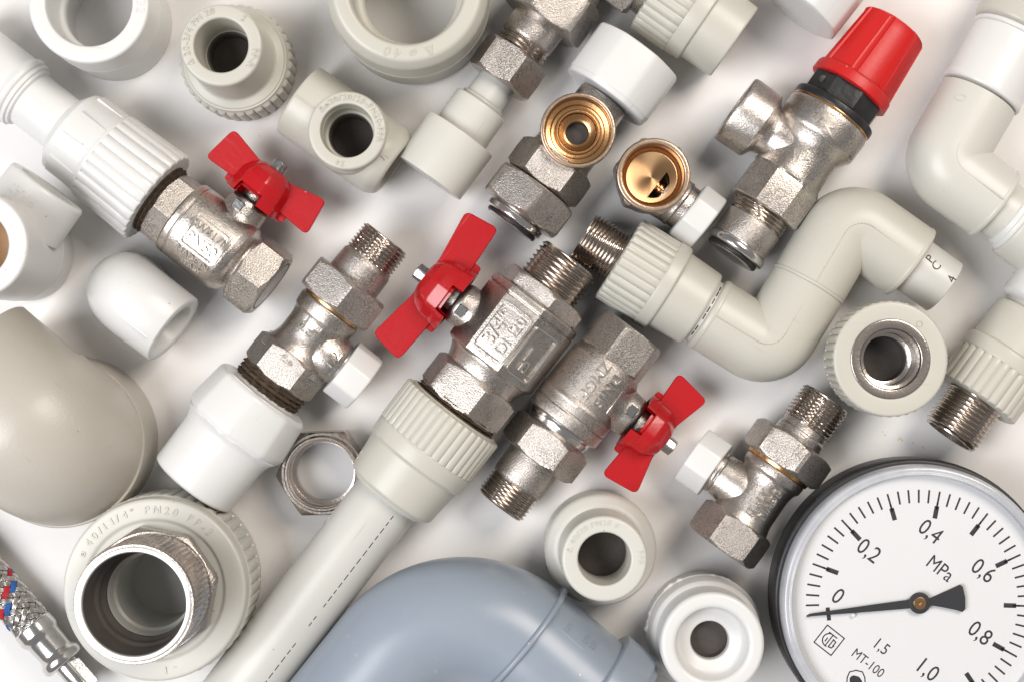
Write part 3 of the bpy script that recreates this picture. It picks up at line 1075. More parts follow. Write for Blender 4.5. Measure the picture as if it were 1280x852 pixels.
T.lathe('neck', [(6, 0), (6, 9.5), (12, 8.6), (13.5, 8.8), (14, 8.2), (18.5, 8.2), (18.5, 0)], 'nickel_smooth', at=(0, 0, 12), rad=0.6)
T.add('cap', lathe(rnd([(16.6, 0), (16.6, 10.6), (17.2, 11.6), (25.4, 11.6), (26, 10.8), (26, 0)], 0.5), 96, poly_r(8, 0.25, pi / 8)), 'white', at=(0, 0, 12), sharp=40)


# ================================================================== safety valve
T = Thing('safety_valve', 'pressure relief valve with red cap, black collar and side outlet', 'valve', 915.5, 317, (0.5806, -0.814), rest=55)
T.lathe('o_ring', [(-3, 30), (-4, 32), (-3, 34.5), (0, 35), (3, 34), (3, 30)], 'rubber', rad=1)
T.lathe('tail_end', [(-5, 0), (-5, 27), (-4, 30.5), (3, 31), (3, 0)], 'chrome', rad=1)
T.lathe('tail_flange', [(2, 0), (2, 37), (4, 40), (9, 40.5), (13, 39), (14, 36.5), (16, 36.5), (16, 0)], 'chrome', rad=1.2)
T.lathe('union_tail', [(15, 0), (15, 37), (47, 37.5), (48, 33), (50, 33), (50, 0)], 'nickel', rad=1.2)
T.add('thread', thread(47, 70, 38, 5.0, 3.0, end=-1), 'turned', sharp=28)
body = T.add('body', lathe(rnd([(65, 0), (65, 46), (67, 49), (112, 49), (122, 44), (150, 43), (160, 44), (170, 50), (176, 55), (204, 55.5), (210, 54), (210, 0)], 4), 96,
                           poly_r(8, 0.0, pi / 8, 64, 114, 30)), 'nickel_smooth', sharp=30)
T.lathe('outlet', [(20, 0), (20, 38), (34, 33), (46, 30), (56, 33), (61, 42), (63, 45), (98, 45.5), (103, 44), (104, 41), (104, 34), (90, 33), (90, 0)], 'nickel_smooth', at=(150, 0, 0), to='left', rad=3, seg=80)
T.lathe('brass_gasket', [(209, 0), (209, 54.5), (212, 54.5), (212, 0)], 'brass', rad=0.5)
T.lathe('black_flange', [(211, 0), (211, 54), (213, 55.5), (220, 55.5), (222, 54), (222, 0)], 'black', rad=1.2)
T.add('black_hexagon', hexagon(221, 250, 50, 0.25, n=8), 'black', sharp=28)
T.lathe('hole_mark', [(0, 0), (0, 5), (1.4, 5), (1.4, 0)], 'rubber', at=(236, 36, 29), to='up', rad=0.3, seg=24)


def flutes(t, r, th):
    if t < 264 or r < 20:
        return r
    w = 2 * pi / 7
    a = ((th + 0.62) % w) / w
    d = 0.0
    if 0.10 < a < 0.90:
        d = 2.6
    elif a < 0.05 or a > 0.95:
        d = 0.8
    if 346 < t:
        d *= 0.3
    return r - d


pr = [(248, 0), (248, 46), (248, 51.5), (249.5, 53.5), (261, 53), (263, 52), (263.9, 51.2), (264.1, 51.2)]
for i in range(1, 9):
    pr.append((264.1 + (344 - 264.1) * i / 8, 51.2 - 6.8 * i / 8))
pr += [(346.5, 43.2), (348, 41), (348.5, 36), (348.5, 0)]
T.add('red_cap', lathe(pr, 280, flutes), 'redcap', sharp=40)
on_surface(T, 'lettering', text_geo('1/2', 14, 2.6), 43.4, 143, 0.12, -62, 'worn', sink=0.5)
tri = strokes([[(-12, 5), (12, -6), (12, 6), (-12, -5), (-12, 5)]], 2.4, 2.4)
on_surface(T, 'flow_symbol', merge(tri, xf(strokes([[(5 * cos(a), 5 * sin(a)), (5 * cos(a + 0.55), 5 * sin(a + 0.55))] for a in [i * 0.55 for i in range(9)]], 1.4, 1.2), Matrix.Translation((4, 17, 0)))), 55.2, 186, 0.0, -92, 'worn', sink=0.4)
on_surface(T, 'round_mark', strokes([[(6 * cos(a), 6 * sin(a)), (6 * cos(a + 0.45), 6 * sin(a + 0.45))] for a in [i * 0.45 for i in range(14)]], 1.2, 1.0), 45.6, 88, -0.03, 0, 'worn', sink=0.2)
T.add('outlet_mark', bend(strokes([[(6 * cos(a), 6 * sin(a)), (6 * cos(a + 0.45), 6 * sin(a + 0.45))] for a in [i * 0.45 for i in range(14)]], 1.2, 1.0), 45.4, 84, 0.12, 0, 0.2), 'nickel_smooth', at=(150, 0, 0), to='left')


# ================================================================== left ball valve assembly
T = Thing('ball_valve', 'ball valve with red butterfly handle on a white pipe, upper left', 'valve', 197, 247.5, (0.79, 0.613), rest=64)
T.lathe('elbow_socket', [(-330, 0), (-330, 44), (-226, 44), (-223, 45.5), (-219, 47.5), (-214, 46), (-212, 42), (-212, 0)], 'white', rad=1.5)
T.lathe('weld_bead', [(-214, 0), (-214, 40), (-212, 44.5), (-207, 44.5), (-206, 41), (-203, 41), (-201, 36), (-201, 0)], 'white', rad=1.2)
T.lathe('pipe', [(-215, 0), (-215, 36.5), (-135, 36.5), (-135, 0)], 'white')
T.lathe('weld_bead', [(-147, 0), (-147, 38), (-144, 45), (-140, 50), (-137, 54), (-134, 54), (-134, 0)], 'white', rad=1.5)
sk = T.lathe('socket', [(-138, 0), (-138, 52), (-136, 56), (-90, 58.5), (-86, 60.5), (-83, 60.5), (-83, 0)], 'white', rad=2)
for an in (-0.95, 0.25, 1.4, 2.6):
    on_surface(T, 'raised_pad', pad_geo(40, 32, 3, 3.2), 57.4, -108, an, 0, 'white', sk, sink=1.2)
ribbed(T, -86, 0, 61.5, 26, 3.0, 'white', r1=64.5)
T.add('hemp_packing', lathe([(-3, 0), (-3, 47)] + [(i * 1.6, 46 + 2.4 * sin(i * 2.1)) for i in range(-1, 7)] + [(11, 0)], 120, lambda t, r, th: r + 1.8 * sin(th * 37 + t) * sin(th * 11) if r > 20 else r), 'hemp')
T.add('hex_end', hexagon(8, 42, 49, 0.15), 'nickel', sharp=28)
T.lathe('body', [(36, 0), (36, 47), (38, 50), (46, 50.5), (47, 49.6), (48, 49.6), (49, 50.5), (100, 51), (118, 50), (127, 46), (134, 38), (146, 36), (146, 0)], 'nickel_smooth', rad=2.0, seg=96)
T.add('hex_end', hexagon(138, 180, 50, 0.15), 'nickel', sharp=28)
T.lathe('bore', [(179, 0), (179, 36), (180.3, 36), (180.3, 34), (170, 33), (170, 0)], 'bore', rad=0)
butterfly(T, 96, 1, 0, wt=77, wo=127, wi=77, bo=116, bi=79, hub_r=36, hub0=68, hub1=119, bolt=130, boss_r=28, boss0=30)
fr = on_surface(T, 'raised_frame', merge(frame_geo(54, 46, 7, 3.2, 3.0), xf(text_geo('CW617N', 10.5, 3.4), Matrix.Translation((0, 9, 0))), xf(text_geo('PN50', 13.5, 3.4), Matrix.Translation((0, -9, 0)))), 51.5, 88, -0.02, 0, 'worn', sink=0.4)
on_surface(T, 'lettering', merge(xf(text_geo('MADE IN', 8.5, 2.6), Matrix.Translation((0, 6, 0))), xf(text_geo('ITALY', 8, 2.6), Matrix.Translation((4, -6, 0)))), 51.0, 88, -0.72, 0, 'worn', sink=0.4)


# ================================================================== angle valve, left centre
T = Thing('angle_valve', 'angle valve screwed into a plain white socket, left of the 3/4 ball valve', 'valve', 349, 468, (0.62, -0.785), rest=66)
T.add('plastic_socket', lathe(rnd([(-176, 0), (-176, 52), (-173, 57), (-110, 58.5), (-98, 62), (-90, 69), (-84, 71), (-34, 65), (-29, 60), (-29, 44), (-20, 44), (-20, 0)], 4, 4), 96,
                              poly_r(8, 0.6, 0.0, -92, -30, 55)), 'white', sharp=45)
T.add('hemp_packing', lathe([(-26, 0), (-26, 45)] + [(-24 + i * 2.2, 45 + 2.2 * sin(i * 2.3)) for i in range(9)] + [(-4, 0)], 120, lambda t, r, th: r + 1.6 * sin(th * 31 + t) * sin(th * 13) if r > 20 else r), 'hemp')
T.add('hex_end', hexagon(-7, 34, 51, 0.52), 'nickel', sharp=28)
T.lathe('body', [(20, 0), (20, 46), (32, 44), (42, 38), (52, 36), (72, 36), (82, 38), (86, 41), (102, 42.5), (104, 41), (104, 0)], 'nickel_smooth', rad=4, seg=96)
T.lathe('brass_ring', [(103, 0), (103, 40), (108, 41), (112, 46), (112, 0)], 'brass', rad=1)
T.add('hex_nut', hexagon(108, 149, 57, 0.16), 'nickel', sharp=28)
T.lathe('neck', [(146, 0), (146, 36), (176, 35), (182, 31.5), (184, 31.5), (184, 0)], 'nickel', rad=1.5)
T.add('thread', thread(180, 217, 34, 5.0, 3.2, seg=128, bore=24, notch=26), 'turned', sharp=28)
bs = T.lathe('bonnet', [(15, 0), (15, 33), (26, 34), (36, 34), (46, 32), (50, 29.5), (51.5, 28), (58, 27.5), (58, 0)], 'nickel_smooth', at=(56, 0, 2), to=(-90, 8), rad=4)
T.add('cap', lathe(rnd([(54, 0), (54, 37), (55, 39), (90, 39), (92, 37.5), (92, 0)], 1.5), 96, poly_r(8, 0.25, pi / 8 + 0.12)), 'white', at=(56, 0, 2), to=(-90, 8), sharp=40)
on_surface(T, 'flow_symbol', strokes([[(-10, -6), (-10, 14), (12, 14), (12, 4), (4, 4), (4, 0)], [(-10, -6), (4, -6)], [(4, 0), (-3, 0), (-3, -6)], [(-10, -6), (-14, -2), (-14, 4), (-9, 8)]], 2.6, 2.6), 37, 68, 0.02, -90, 'worn', sink=0.4)
T.add('lettering', bend(text_geo('1/2', 13, 2.6), 34.8, 38, 0.12, radians(86), 0.4), 'worn', bs, at=(56, 0, 2), to=(-90, 8))


# ================================================================== main ball valve, centre
T = Thing('ball_valve', 'central 3/4 ball valve with red butterfly handle, joined to the long pipe', 'valve', 568, 513, (0.609, -0.793), rest=70, tilt=-0.022)
pp = T.lathe('pipe', [(-520, 0), (-520, 44), (-120, 44), (-120, 0)], 'pipe')
ds = []
random.seed(3)
x = -505
while x < -140:
    L = random.choice([5, 6, 7, 8])
    if not (-345 < x < -318 or -300 < x < -285):
        ds.append([(x, 0), (x + L, 0)])
    x += L + 4.5
on_surface(T, 'printed_line', strokes(ds, 1.3, 0.15), 44, 0, -0.45, 0, 'print', pp, sink=0.02)
T.lathe('weld_bead', [(-137, 0), (-137, 44.3), (-135, 50), (-130, 53), (-126, 53), (-126, 0)], 'ppr_pale', rad=2)
T.lathe('socket', [(-131, 0), (-131, 57), (-127, 61), (-80, 65), (-78, 66.5), (-76, 69), (-58, 70), (-54, 69), (-54, 0)], 'ppr', rad=2.2, seg=80)
ribbed(T, -57, 0, 70.5, 38, 2.4)
T.lathe('collar_lip', [(-3, 0), (-3, 64), (2.5, 63), (2.5, 0)], 'ppr', rad=1)
T.add('hemp_packing', lathe([(0, 0), (0, 57)] + [(1 + i * 1.8, 57 + 2.2 * sin(i * 2.3) - i * 0.6) for i in range(7)] + [(13, 0)], 120, lambda t, r, th: r + 1.6 * sin(th * 33 + t) * sin(th * 12) if r > 20 else r), 'hemp')
T.add('hex_end', hexagon(7, 53, 62, 0.30), 'nickel', sharp=28)
T.lathe('shoulder', [(46, 0), (46, 50), (56, 50), (66, 54), (76, 60), (76, 0)], 'nickel_smooth', rad=5)
T.add('body', lathe(rnd([(72, 0), (72, 60), (76, 65), (158, 66), (159, 63.5), (160.5, 63.5), (161.5, 66), (170, 65), (172, 62), (172, 0)], 2), 96, poly_r(8, 0.06, pi / 8 - 0.20, 70, 173, 40)), 'nickel_smooth', sharp=35)
T.add('hex_flange', hexagon(169, 193, 59, 0.30), 'nickel', sharp=28)
T.add('thread', thread(188, 240, 41.5, 6.6, 4.0, seg=96, bore=31, bore_depth=30), 'turned', sharp=28)
butterfly(T, 112, 1, 0, wt=100, wo=140, wi=94, bo=130, bi=90, bt_o=30, bt_i=42, hub_r=40, hub0=80, hub1=132, bolt=144, boss_r=30, boss0=38)
RF = 66 * (cos(pi / 8) * 0.94 + 0.06)
on_facet(T, 'raised_frame', merge(frame_geo(70, 48, 9, 4.2, 3.6), xf(text_geo('3/4"', 18, 3.8), Matrix.Translation((0, 9.5, 0))), xf(text_geo('DN20', 14.5, 3.8), Matrix.Translation((3, -11, 0)))), RF, 116, 0.20, 'worn')
on_facet(T, 'flow_panel', merge(frame_geo(66, 40, 7, 2.4, 2.6), strokes([[(-22, -4), (-9, -4), (-9, 5), (8, 5)], [(-22, 3), (-14, 3)]], 3.2, 3.2)), RF, 116, 0.20 - pi / 4, 'worn')


# ================================================================== second ball valve
T = Thing('ball_valve', 'ball valve with red handle on its right, lying beside the central valve', 'valve', 702, 530.5, (0.607, -0.795), rest=53)
T.add('thread', thread(-127, -90, 34.5, 5.4, 3.4, seg=96, bore=25, end=-1), 'turned', sharp=28)
T.lathe('neck', [(-94, 0), (-94, 33), (-90, 35.5), (-50, 36.5), (-50, 0)], 'nickel', rad=1.5)
T.add('hex_nut', hexagon(-55, -14, 55, 0.42), 'nickel', sharp=28)
T.lathe('chrome_ring', [(-16, 0), (-16, 41), (-4, 45), (2, 45), (2, 0)], 'chrome', rad=1.5)
T.lathe('body', [(0, 0), (0, 47), (2, 51), (16, 51.5), (17, 50), (18.5, 50), (19.5, 51.5), (28, 51.5), (32, 52.5), (36, 51), (62, 50.5), (90, 49), (98, 45), (102, 42), (102, 0)], 'nickel', rad=1.6, seg=96)
T.add('hex_end', hexagon(97, 148, 48, 0.80), 'nickel', sharp=28)
T.lathe('bore', [(147, 0), (147, 36), (148.3, 36), (148.3, 34), (130, 33), (130, 0)], 'bore', rad=0)
butterfly(T, 61, -1, 0, wt=77, wo=127, wi=77, bo=115, bi=79, hub_r=35, hub0=69, hub1=117, bolt=129, boss_r=29, boss0=32)
on_surface(T, 'lettering', merge(xf(text_geo('DN15', 13, 2.8), Matrix.Translation((0, 8, 0))), xf(text_geo('ZMGF', 14, 2.8), Matrix.Translation((-2, -12, 0)))), 50.6, 68, -0.18, 180, 'worn', sink=0.4)


# ================================================================== ribbed adapter with two elbows, centre right
T = Thing('pipe_assembly', 'cream zigzag of two welded elbows with ribbed adapter and male thread', 'pipe fitting', 773, 322.5, (0.85, 0.527), rest=57)
kk = T.k


def loc(px, py):
    """photograph point at the axis height, in the thing's own axes"""
    dx, dy = px - 773, py - 322.5
    return (dx * 0.85 + dy * 0.527, dx * 0.527 - dy * 0.85, 0)


T.add('thread', thread(-52, 4, 33, 5.0, 2.8, seg=96, bore=26, end=-1), 'turned', sharp=28)
ribbed(T, 0, 60, 57.5, 30, 2.6)
T.lathe('socket', [(56, 0), (56, 57), (58, 58.5), (72, 58), (74, 56.5), (74.5, 53), (76, 52.5), (119, 50), (122, 48), (122, 0)], 'ppr', rad=1.5, seg=80)
T.lathe('pipe', [(118, 0), (118, 42), (140, 42), (140, 0)], 'pipe', rad=0.5)
T.add('pen_mark', bend(strokes([[(0, a), (0, a + 7)] for a in (-40, -30, -12, -2, 10, 22, 32)], 1.6, 0.25), 42, 126, 0, 0, 0.02), 'print')
T.lathe('weld_bead', [(128, 0), (128, 43), (130, 47), (134, 48.5), (138, 48), (138, 0)], 'ppr', rad=1.5)
c1, j1 = loc(961, 439), loc(1009, 358)
pth = elbow_path((134, 0, 0), c1, j1, 24, 14)
e1 = T.add('elbow', sweep(pth, [47.5] * (len(pth) - 1) + [48.5], (0, 0, 1), 80), 'ppr', sharp=60)
c2, j2 = loc(1060, 271.6), loc(1136, 327)
d1 = (Vector(c2) - Vector(c1)).normalized()
pth = elbow_path(tuple(Vector(j1) + d1 * 5), c2, j2, 24, 14)
T.add('elbow', sweep(pth, [48.5] * (len(pth) - 1) + [49.5], (0, 0, 1), 80), 'ppr', sharp=60)
ang1 = math.degrees(atan2(d1.y, d1.x))
T.lathe('weld_bead', [(-1, 0), (-1, 46), (1, 48.8), (3, 49.2), (5, 48.2), (6, 46), (6, 0)], 'ppr', at=j1, to=ang1, rad=0.8)
d2 = (Vector(j2) - Vector(c2)).normalized()
ang2 = math.degrees(atan2(d2.y, d2.x))
T.lathe('weld_bead', [(-4, 0), (-4, 49), (-1, 50.5), (3, 49.5), (5, 44), (6, 36), (6, 0)], 'ppr', at=j2, to=ang2, rad=1.2)
st = T.lathe('pipe_stub', [(0, 0), (0, 36.5), (54, 36.5), (55, 35.5), (55, 27), (20, 26.5), (20, 0)], 'pipe', at=j2, to=ang2, rad=0.8)
gs = merge(xf(text_geo('P', 11, 0.3), Matrix.Translation((-18, 5, 0)) @ Matrix.Rotation(radians(85), 4, 'Z')),
           xf(text_geo('C', 11, 0.3), Matrix.Translation((-7, 2, 0)) @ Matrix.Rotation(radians(80), 4, 'Z')),
           xf(text_geo('4', 11, 0.3), Matrix.Translation((18, 0, 0)) @ Matrix.Rotation(radians(100), 4, 'Z')))
T.add('pen_mark', bend(gs, 36.6, 32, 0.2, 0, 0.05), 'print', st, at=j2, to=ang2)
# mould seams on the elbows
for (a, c, b, ln) in ((loc(890, 396), c1, j1, 0.55), (j1, c2, j2, 0.6)):
    a, c, b = Vector(a), Vector(c), Vector(b)
    pts = elbow_path(tuple(a), tuple(c), tuple(b), 24, 10)
    T.add('seam', strokes([[(p.x, p.y) for p in pts]], 0.9, 0.7), 'ppr', at=(0, 0, 47.6 if ln == 0.55 else 48.6))


# ================================================================== elbows at the right edge
T = Thing('pipe_assembly', 'pale elbow with white coupling, top right corner', 'pipe fitting', 1223, 122, (-0.5, 0.865), rest=57)


def loc2(px, py):
    dx, dy = px - 1223, py - 122
    return (dx * -0.5 + dy * 0.865, dx * 0.865 - dy * -0.5 if False else dx * 0.865 + dy * 0.5, 0)


c1, j1 = loc2(1175, 205), loc2(1242, 255)
c1 = (c1[0], 0, 0)
pth = elbow_path((0, 0, 0), c1, j1, 25, 14)
T.add('elbow', sweep(pth, [49.5] + [49.5] * (len(pth) - 2) + [48], (0, 0, 1), 80), 'ppr_pale', sharp=60)
d2 = (Vector(j1) - Vector(c1)).normalized()
ang2 = math.degrees(atan2(d2.y, d2.x))
T.lathe('weld_bead', [(-4, 0), (-4, 48), (-1, 49.5), (3, 48), (5, 40), (5, 0)], 'ppr_pale', at=j1, to=ang2, rad=1.2)
T.lathe('pipe', [(0, 0), (0, 37), (34, 37), (34, 0)], 'ppr_pale', at=j1, to=ang2, rad=0.8)
T.lathe('weld_bead', [(22, 0), (22, 38), (24, 41), (29, 41), (30, 44), (36, 44.5), (37, 0)], 'white', at=j1, to=ang2, rad=1.5)
T.lathe('socket', [(35, 0), (35, 46), (38, 48), (140, 48), (140, 0)], 'ppr_pale', at=j1, to=ang2, rad=1.5)
T.lathe('pipe_end', [(-8, 0), (-8, 44), (3, 44), (3, 0)], 'pipe', rad=0.3)
T.lathe('coupling', [(-86, 0), (-86, 47), (-84, 50.5), (-14, 51.5), (-8, 53), (-4, 52), (-3.5, 49), (-3.5, 0)], 'white', rad=1.6)
T.lathe('weld_bead', [(-92, 0), (-92, 50), (-88, 53), (-84, 52), (-83, 0)], 'white', rad=1.5)
T.lathe('top_socket', [(-210, 0), (-210, 57), (-96, 57), (-92, 55), (-91, 50), (-91, 0)], 'ppr', rad=2)
pts = elbow_path((2, 0, 0), c1, j1, 25, 10)
T.add('seam', strokes([[(p.x, p.y) for p in pts]], 0.9, 0.7), 'ppr_pale', at=(0, 0, 49.0))
T.add('mould_mark', bend(strokes([[(4 * cos(a), 7 * sin(a)), (4 * cos(a + 0.6), 7 * sin(a + 0.6))] for a in [i * 0.6 for i in range(11)]], 1.6, 1.0), 49.5, 22, -0.55, 0.2, 0.3), 'ppr_pale')

# ribbed male adapter at the right edge
T = Thing('threaded_adapter', 'cream ribbed adapter with chrome male thread at the right edge, above the gauge', 'pipe fitting', 1187, 543.5, (0.585, -0.81), rest=56)
T.add('thread', thread(-1, 60, 37, 6.0, 3.4, seg=96, bore=29, end=-1, bore_depth=30), 'turned', sharp=28)
ribbed(T, 55, 108, 55.5, 26, 2.8)
T.lathe('socket', [(104, 0), (104, 54), (106, 56), (121, 56), (123.5, 54.5), (124, 51.5), (126, 51), (173, 50), (177, 47), (177, 0)], 'ppr', rad=1.6, seg=80)
T.lathe('pipe_end', [(174, 0), (174, 42), (190, 42), (190, 0)], 'pipe', rad=0.3)
T.lathe('upper_socket', [(186, 0), (186, 46), (189, 51), (194, 52.5), (330, 53), (330, 0)], 'white', rad=2.5)


# ================================================================== angle valve, lower right
T = Thing('angle_valve', 'angle valve with white cap and male thread, just upper left of the gauge', 'valve', 902, 681.5, (0.581, -0.814), rest=53)
T.add('hex_end', hexagon(-4, 40, 50, 0.52), 'nickel', sharp=28)
T.lathe('body', [(24, 0), (24, 44), (38, 40), (52, 36), (92, 35), (102, 37), (106, 41), (118, 42), (120, 0)], 'nickel_smooth', rad=4, seg=96)
T.lathe('brass_ring', [(117, 0), (117, 43), (122, 44), (126, 48), (126, 0)], 'brass', rad=1)
T.add('hex_nut', hexagon(122, 161, 57, 0.22), 'nickel', sharp=28)
T.lathe('neck', [(158, 0), (158, 33), (172, 32.5), (174, 30.5), (186, 30.5), (186, 0)], 'nickel_smooth', rad=1.5)
T.add('thread', thread(182, 226, 34, 5.2, 3.2, seg=128, bore=24, notch=26), 'turned', sharp=28)
bs = T.lathe('bonnet', [(14, 0), (14, 32.5), (26, 31), (40, 29), (52, 28), (54, 26.5), (56, 28), (64, 27.5), (64, 0)], 'nickel_smooth', at=(72, 0, 0), to=(90, 11), rad=4)
T.add('cap', lathe(rnd([(60, 0), (60, 38), (61, 40.5), (94, 40.5), (96, 39), (96, 0)], 1.5), 96, poly_r(8, 0.25, pi / 8)), 'white', at=(72, 0, 0), to=(90, 11), sharp=40)
on_surface(T, 'lettering', merge(xf(text_geo('MADE', 10, 1.6), Matrix.Translation((0, -9, 0))), xf(text_geo('ITALY', 9.5, 1.6), Matrix.Translation((-4, 7, 0)))), 35.4, 76, -0.18, 180, 'worn', sink=0.3) if False else \
    on_surface(T, 'lettering', merge(xf(text_geo('MADE', 10.5, 2.6), Matrix.Translation((2, -9, 0))), xf(text_geo('ITALY', 10, 2.6), Matrix.Translation((-4, 6, 0)))), 36.2, 74, -0.12, 0, 'worn', sink=0.3)


# ================================================================== grey elbow, bottom
T = Thing('drain_elbow', 'blue-grey drain pipe elbow with collar at the bottom edge', 'pipe fitting', 651, 802, (0.763, 0.646), rest=94)


def loc3(px, py):
    dx, dy = px - 651, py - 802
    return (dx * 0.763 + dy * 0.646, dx * 0.646 - dy * 0.763, 0)


c1 = loc3(563.3, 727.8)
c1 = (c1[0], 0, 0)
e0 = loc3(424.4 - 60, 901 + 75)
pth = elbow_path(e0, c1, (2, 0, 0), 112, 26)
T.add('bend', sweep(pth, [80] * len(pth), (0, 0, 1), 112), 'grey', sharp=60)
T.lathe('ring', [(-4, 0), (-4, 80), (-3, 86), (-1.5, 87.5), (2, 87.5), (3.5, 86), (4, 81), (4, 0)], 'grey', rad=1, seg=112)
T.lathe('socket', [(2, 0), (2, 81.5), (96, 80.5), (102, 80.5), (102, 0)], 'grey', rad=1, seg=112)
T.lathe('end_collar', [(98, 0), (98, 90), (100, 93.5), (140, 93.5), (143, 92), (143, 86), (152, 86), (152, 74), (110, 74), (110, 0)], 'grey', rad=2, seg=112)
on_surface(T, 'lettering', merge(xf(text_geo('KЮ', 8, 0.8), Matrix.Translation((0, -13, 0))), xf(text_geo('5125', 6.5, 0.8), Matrix.Translation((0, -2, 0))), xf(text_geo('GFS', 7, 0.8), Matrix.Translation((-5, 24, 0)))) if False else
           merge(xf(text_geo('KD', 8, 0.8), Matrix.Translation((0, -13, 0))), xf(text_geo('SZ21', 6.5, 0.8), Matrix.Translation((0, -2, 0))), xf(text_geo('GFS', 7, 0.8), Matrix.Translation((-5, 24, 0)))), 81.2, 50, 0.86, 90, 'grey', sink=0.3)


# ================================================================== pressure gauge
ZD = 30.0
wx, wy = world_mm(1148, 752, ZD)
G = Thing('pressure_gauge', 'round pressure gauge with white dial and black needle, bottom right', 'gauge', 640 + wx * S0, 426 - wy * S0, z=0, mm=True)
G.lathe('case', [(0, 0), (0, 40), (4, 46), (10, 48.2), (23, 48.6), (25.5, 48.2), (26, 47.5), (26, 42.5), (28, 42.5), (28, 0)], 'case', to='up', seg=128, rad=1.0)
G.lathe('bezel', [(25.5, 45.8), (26, 46.7), (29, 46.9), (32, 46.5), (33.4, 45.9), (33.6, 45.0), (33.3, 44.4), (33.8, 43.9), (33.6, 43.3), (30.4, 43.0), (29.2, 43.2), (27, 44), (25.5, 45.8)], 'bezel', to='up', seg=160, rad=0.6)
G.lathe('dial', [(28.5, 0), (28.5, 43.1), (ZD, 43.1), (ZD, 0)], 'dial', to='up', seg=128, rad=0)
kd = 1 / sc(ZD)
ROT = radians(-38.2)
A0 = 187.0
maj, minr = [], []
for i in range(0, 51):
    a = radians(A0 - 5.4 * i)
    c, s_ = cos(a), sin(a)
    minr.append((i, [(125 * kd * c, 125 * kd * s_), (140 * kd * c, 140 * kd * s_)]))
tick = strokes([l for i, l in minr], 0.66, 0.06)
blk = strokes([[(108.5 * kd * cos(radians(A0 - 27 * i)), 108.5 * kd * sin(radians(A0 - 27 * i))), (120.5 * kd * cos(radians(A0 - 27 * i)), 120.5 * kd * sin(radians(A0 - 27 * i)))] for i in range(1, 11)], 1.6, 0.06)
thin = strokes([[(119 * kd * cos(radians(A0 - 27 * i)), 119 * kd * sin(radians(A0 - 27 * i))), (126 * kd * cos(radians(A0 - 27 * i)), 126 * kd * sin(radians(A0 - 27 * i)))] for i in range(1, 11)], 0.7, 0.06)
za, zr = radians(A0), 113.5 * kd
z0 = strokes([[(zr * cos(za) - 2.0 * sin(za), zr * sin(za) + 2.0 * cos(za)), (zr * cos(za) + 1.6 * sin(za), zr * sin(za) - 1.6 * cos(za))]], 1.4, 0.05)
G.add('scale_marks', merge(tick, blk, thin, z0), 'print', at=(0, 0, ZD + 0.01))


def dial_text(s, px, py, size_px, bold=0.0):
    g = text_geo(s, size_px * kd, 0.06, bold=bold)
    x, y = (px - 1148) * kd, (752 - py) * kd
    return xf(g, Matrix.Translation((x, y, 0)) @ Matrix.Rotation(ROT, 4, 'Z') @ Matrix.Diagonal((0.86, 1, 1, 1)))


nums = [('0', 1047, 745), ('0,2', 1085.5, 688.5), ('0,4', 1162.5, 664.5), ('0,6', 1228.5, 713.5), ('0,8', 1224.5, 791.5), ('1,0', 1160, 838)]
G.add('numerals', merge(*[dial_text(s, x, y, 20.5) for s, x, y in nums]), 'print', at=(0, 0, ZD + 0.01))
G.add('unit_lettering', merge(dial_text('MPa', 1176, 710, 17.5), dial_text('1,5', 1102, 808.5, 14.5), dial_text('MT-100', 1085.5, 828, 12)), 'print', at=(0, 0, ZD + 0.01))
# square emblem
q = 13.5
em = [[(-q, -q), (q, -q), (q, q), (-q, q), (-q, -q)], [(-6, 8), (6, 8)], [(0, 8), (0, -8)], [(3.5, 4), (8, 3), (8, -3)], [(4, 3), (4, -7), (8, -6), (9, -2)], [(-3.5, 1), (-3.5, -4)]]
em.append([(8.5 * cos(radians(a)), 8.5 * sin(radians(a))) for a in range(110, 300, 19)])
em = [[(x * kd, y * kd) for x, y in l] for l in em]
x, y = (1036.5 - 1148) * kd, (752 - 799.5) * kd
G.add('square_emblem', xf(strokes(em, 0.42, 0.06), Matrix.Translation((x, y, 0)) @ Matrix.Rotation(ROT, 4, 'Z')), 'print', at=(0, 0, ZD + 0.01))
em = [[(-12, -14), (-11, 4), (-8, 11), (0, 13), (8, 11), (11, 4), (12, -14)]]
em = [[(x * kd, y * kd) for x, y in l] for l in em]
x, y = (1070 - 1148) * kd, (752 - 850) * kd
sw = prism(round_poly([(x_ * kd, y_ * kd) for x_, y_ in [(-8, -2), (-2, -5), (1, -10), (7, -8), (8, -1), (4, 5), (-4, 7), (-8, 4)]], 0.5, 3), 0, 0.06, 0.01)
G.add('round_emblem', merge(xf(strokes(em, 0.42, 0.06), Matrix.Translation((x, y, 0))), xf(sw, Matrix.Translation((x, y, 0)))), 'print', at=(0, 0, ZD + 0.01))
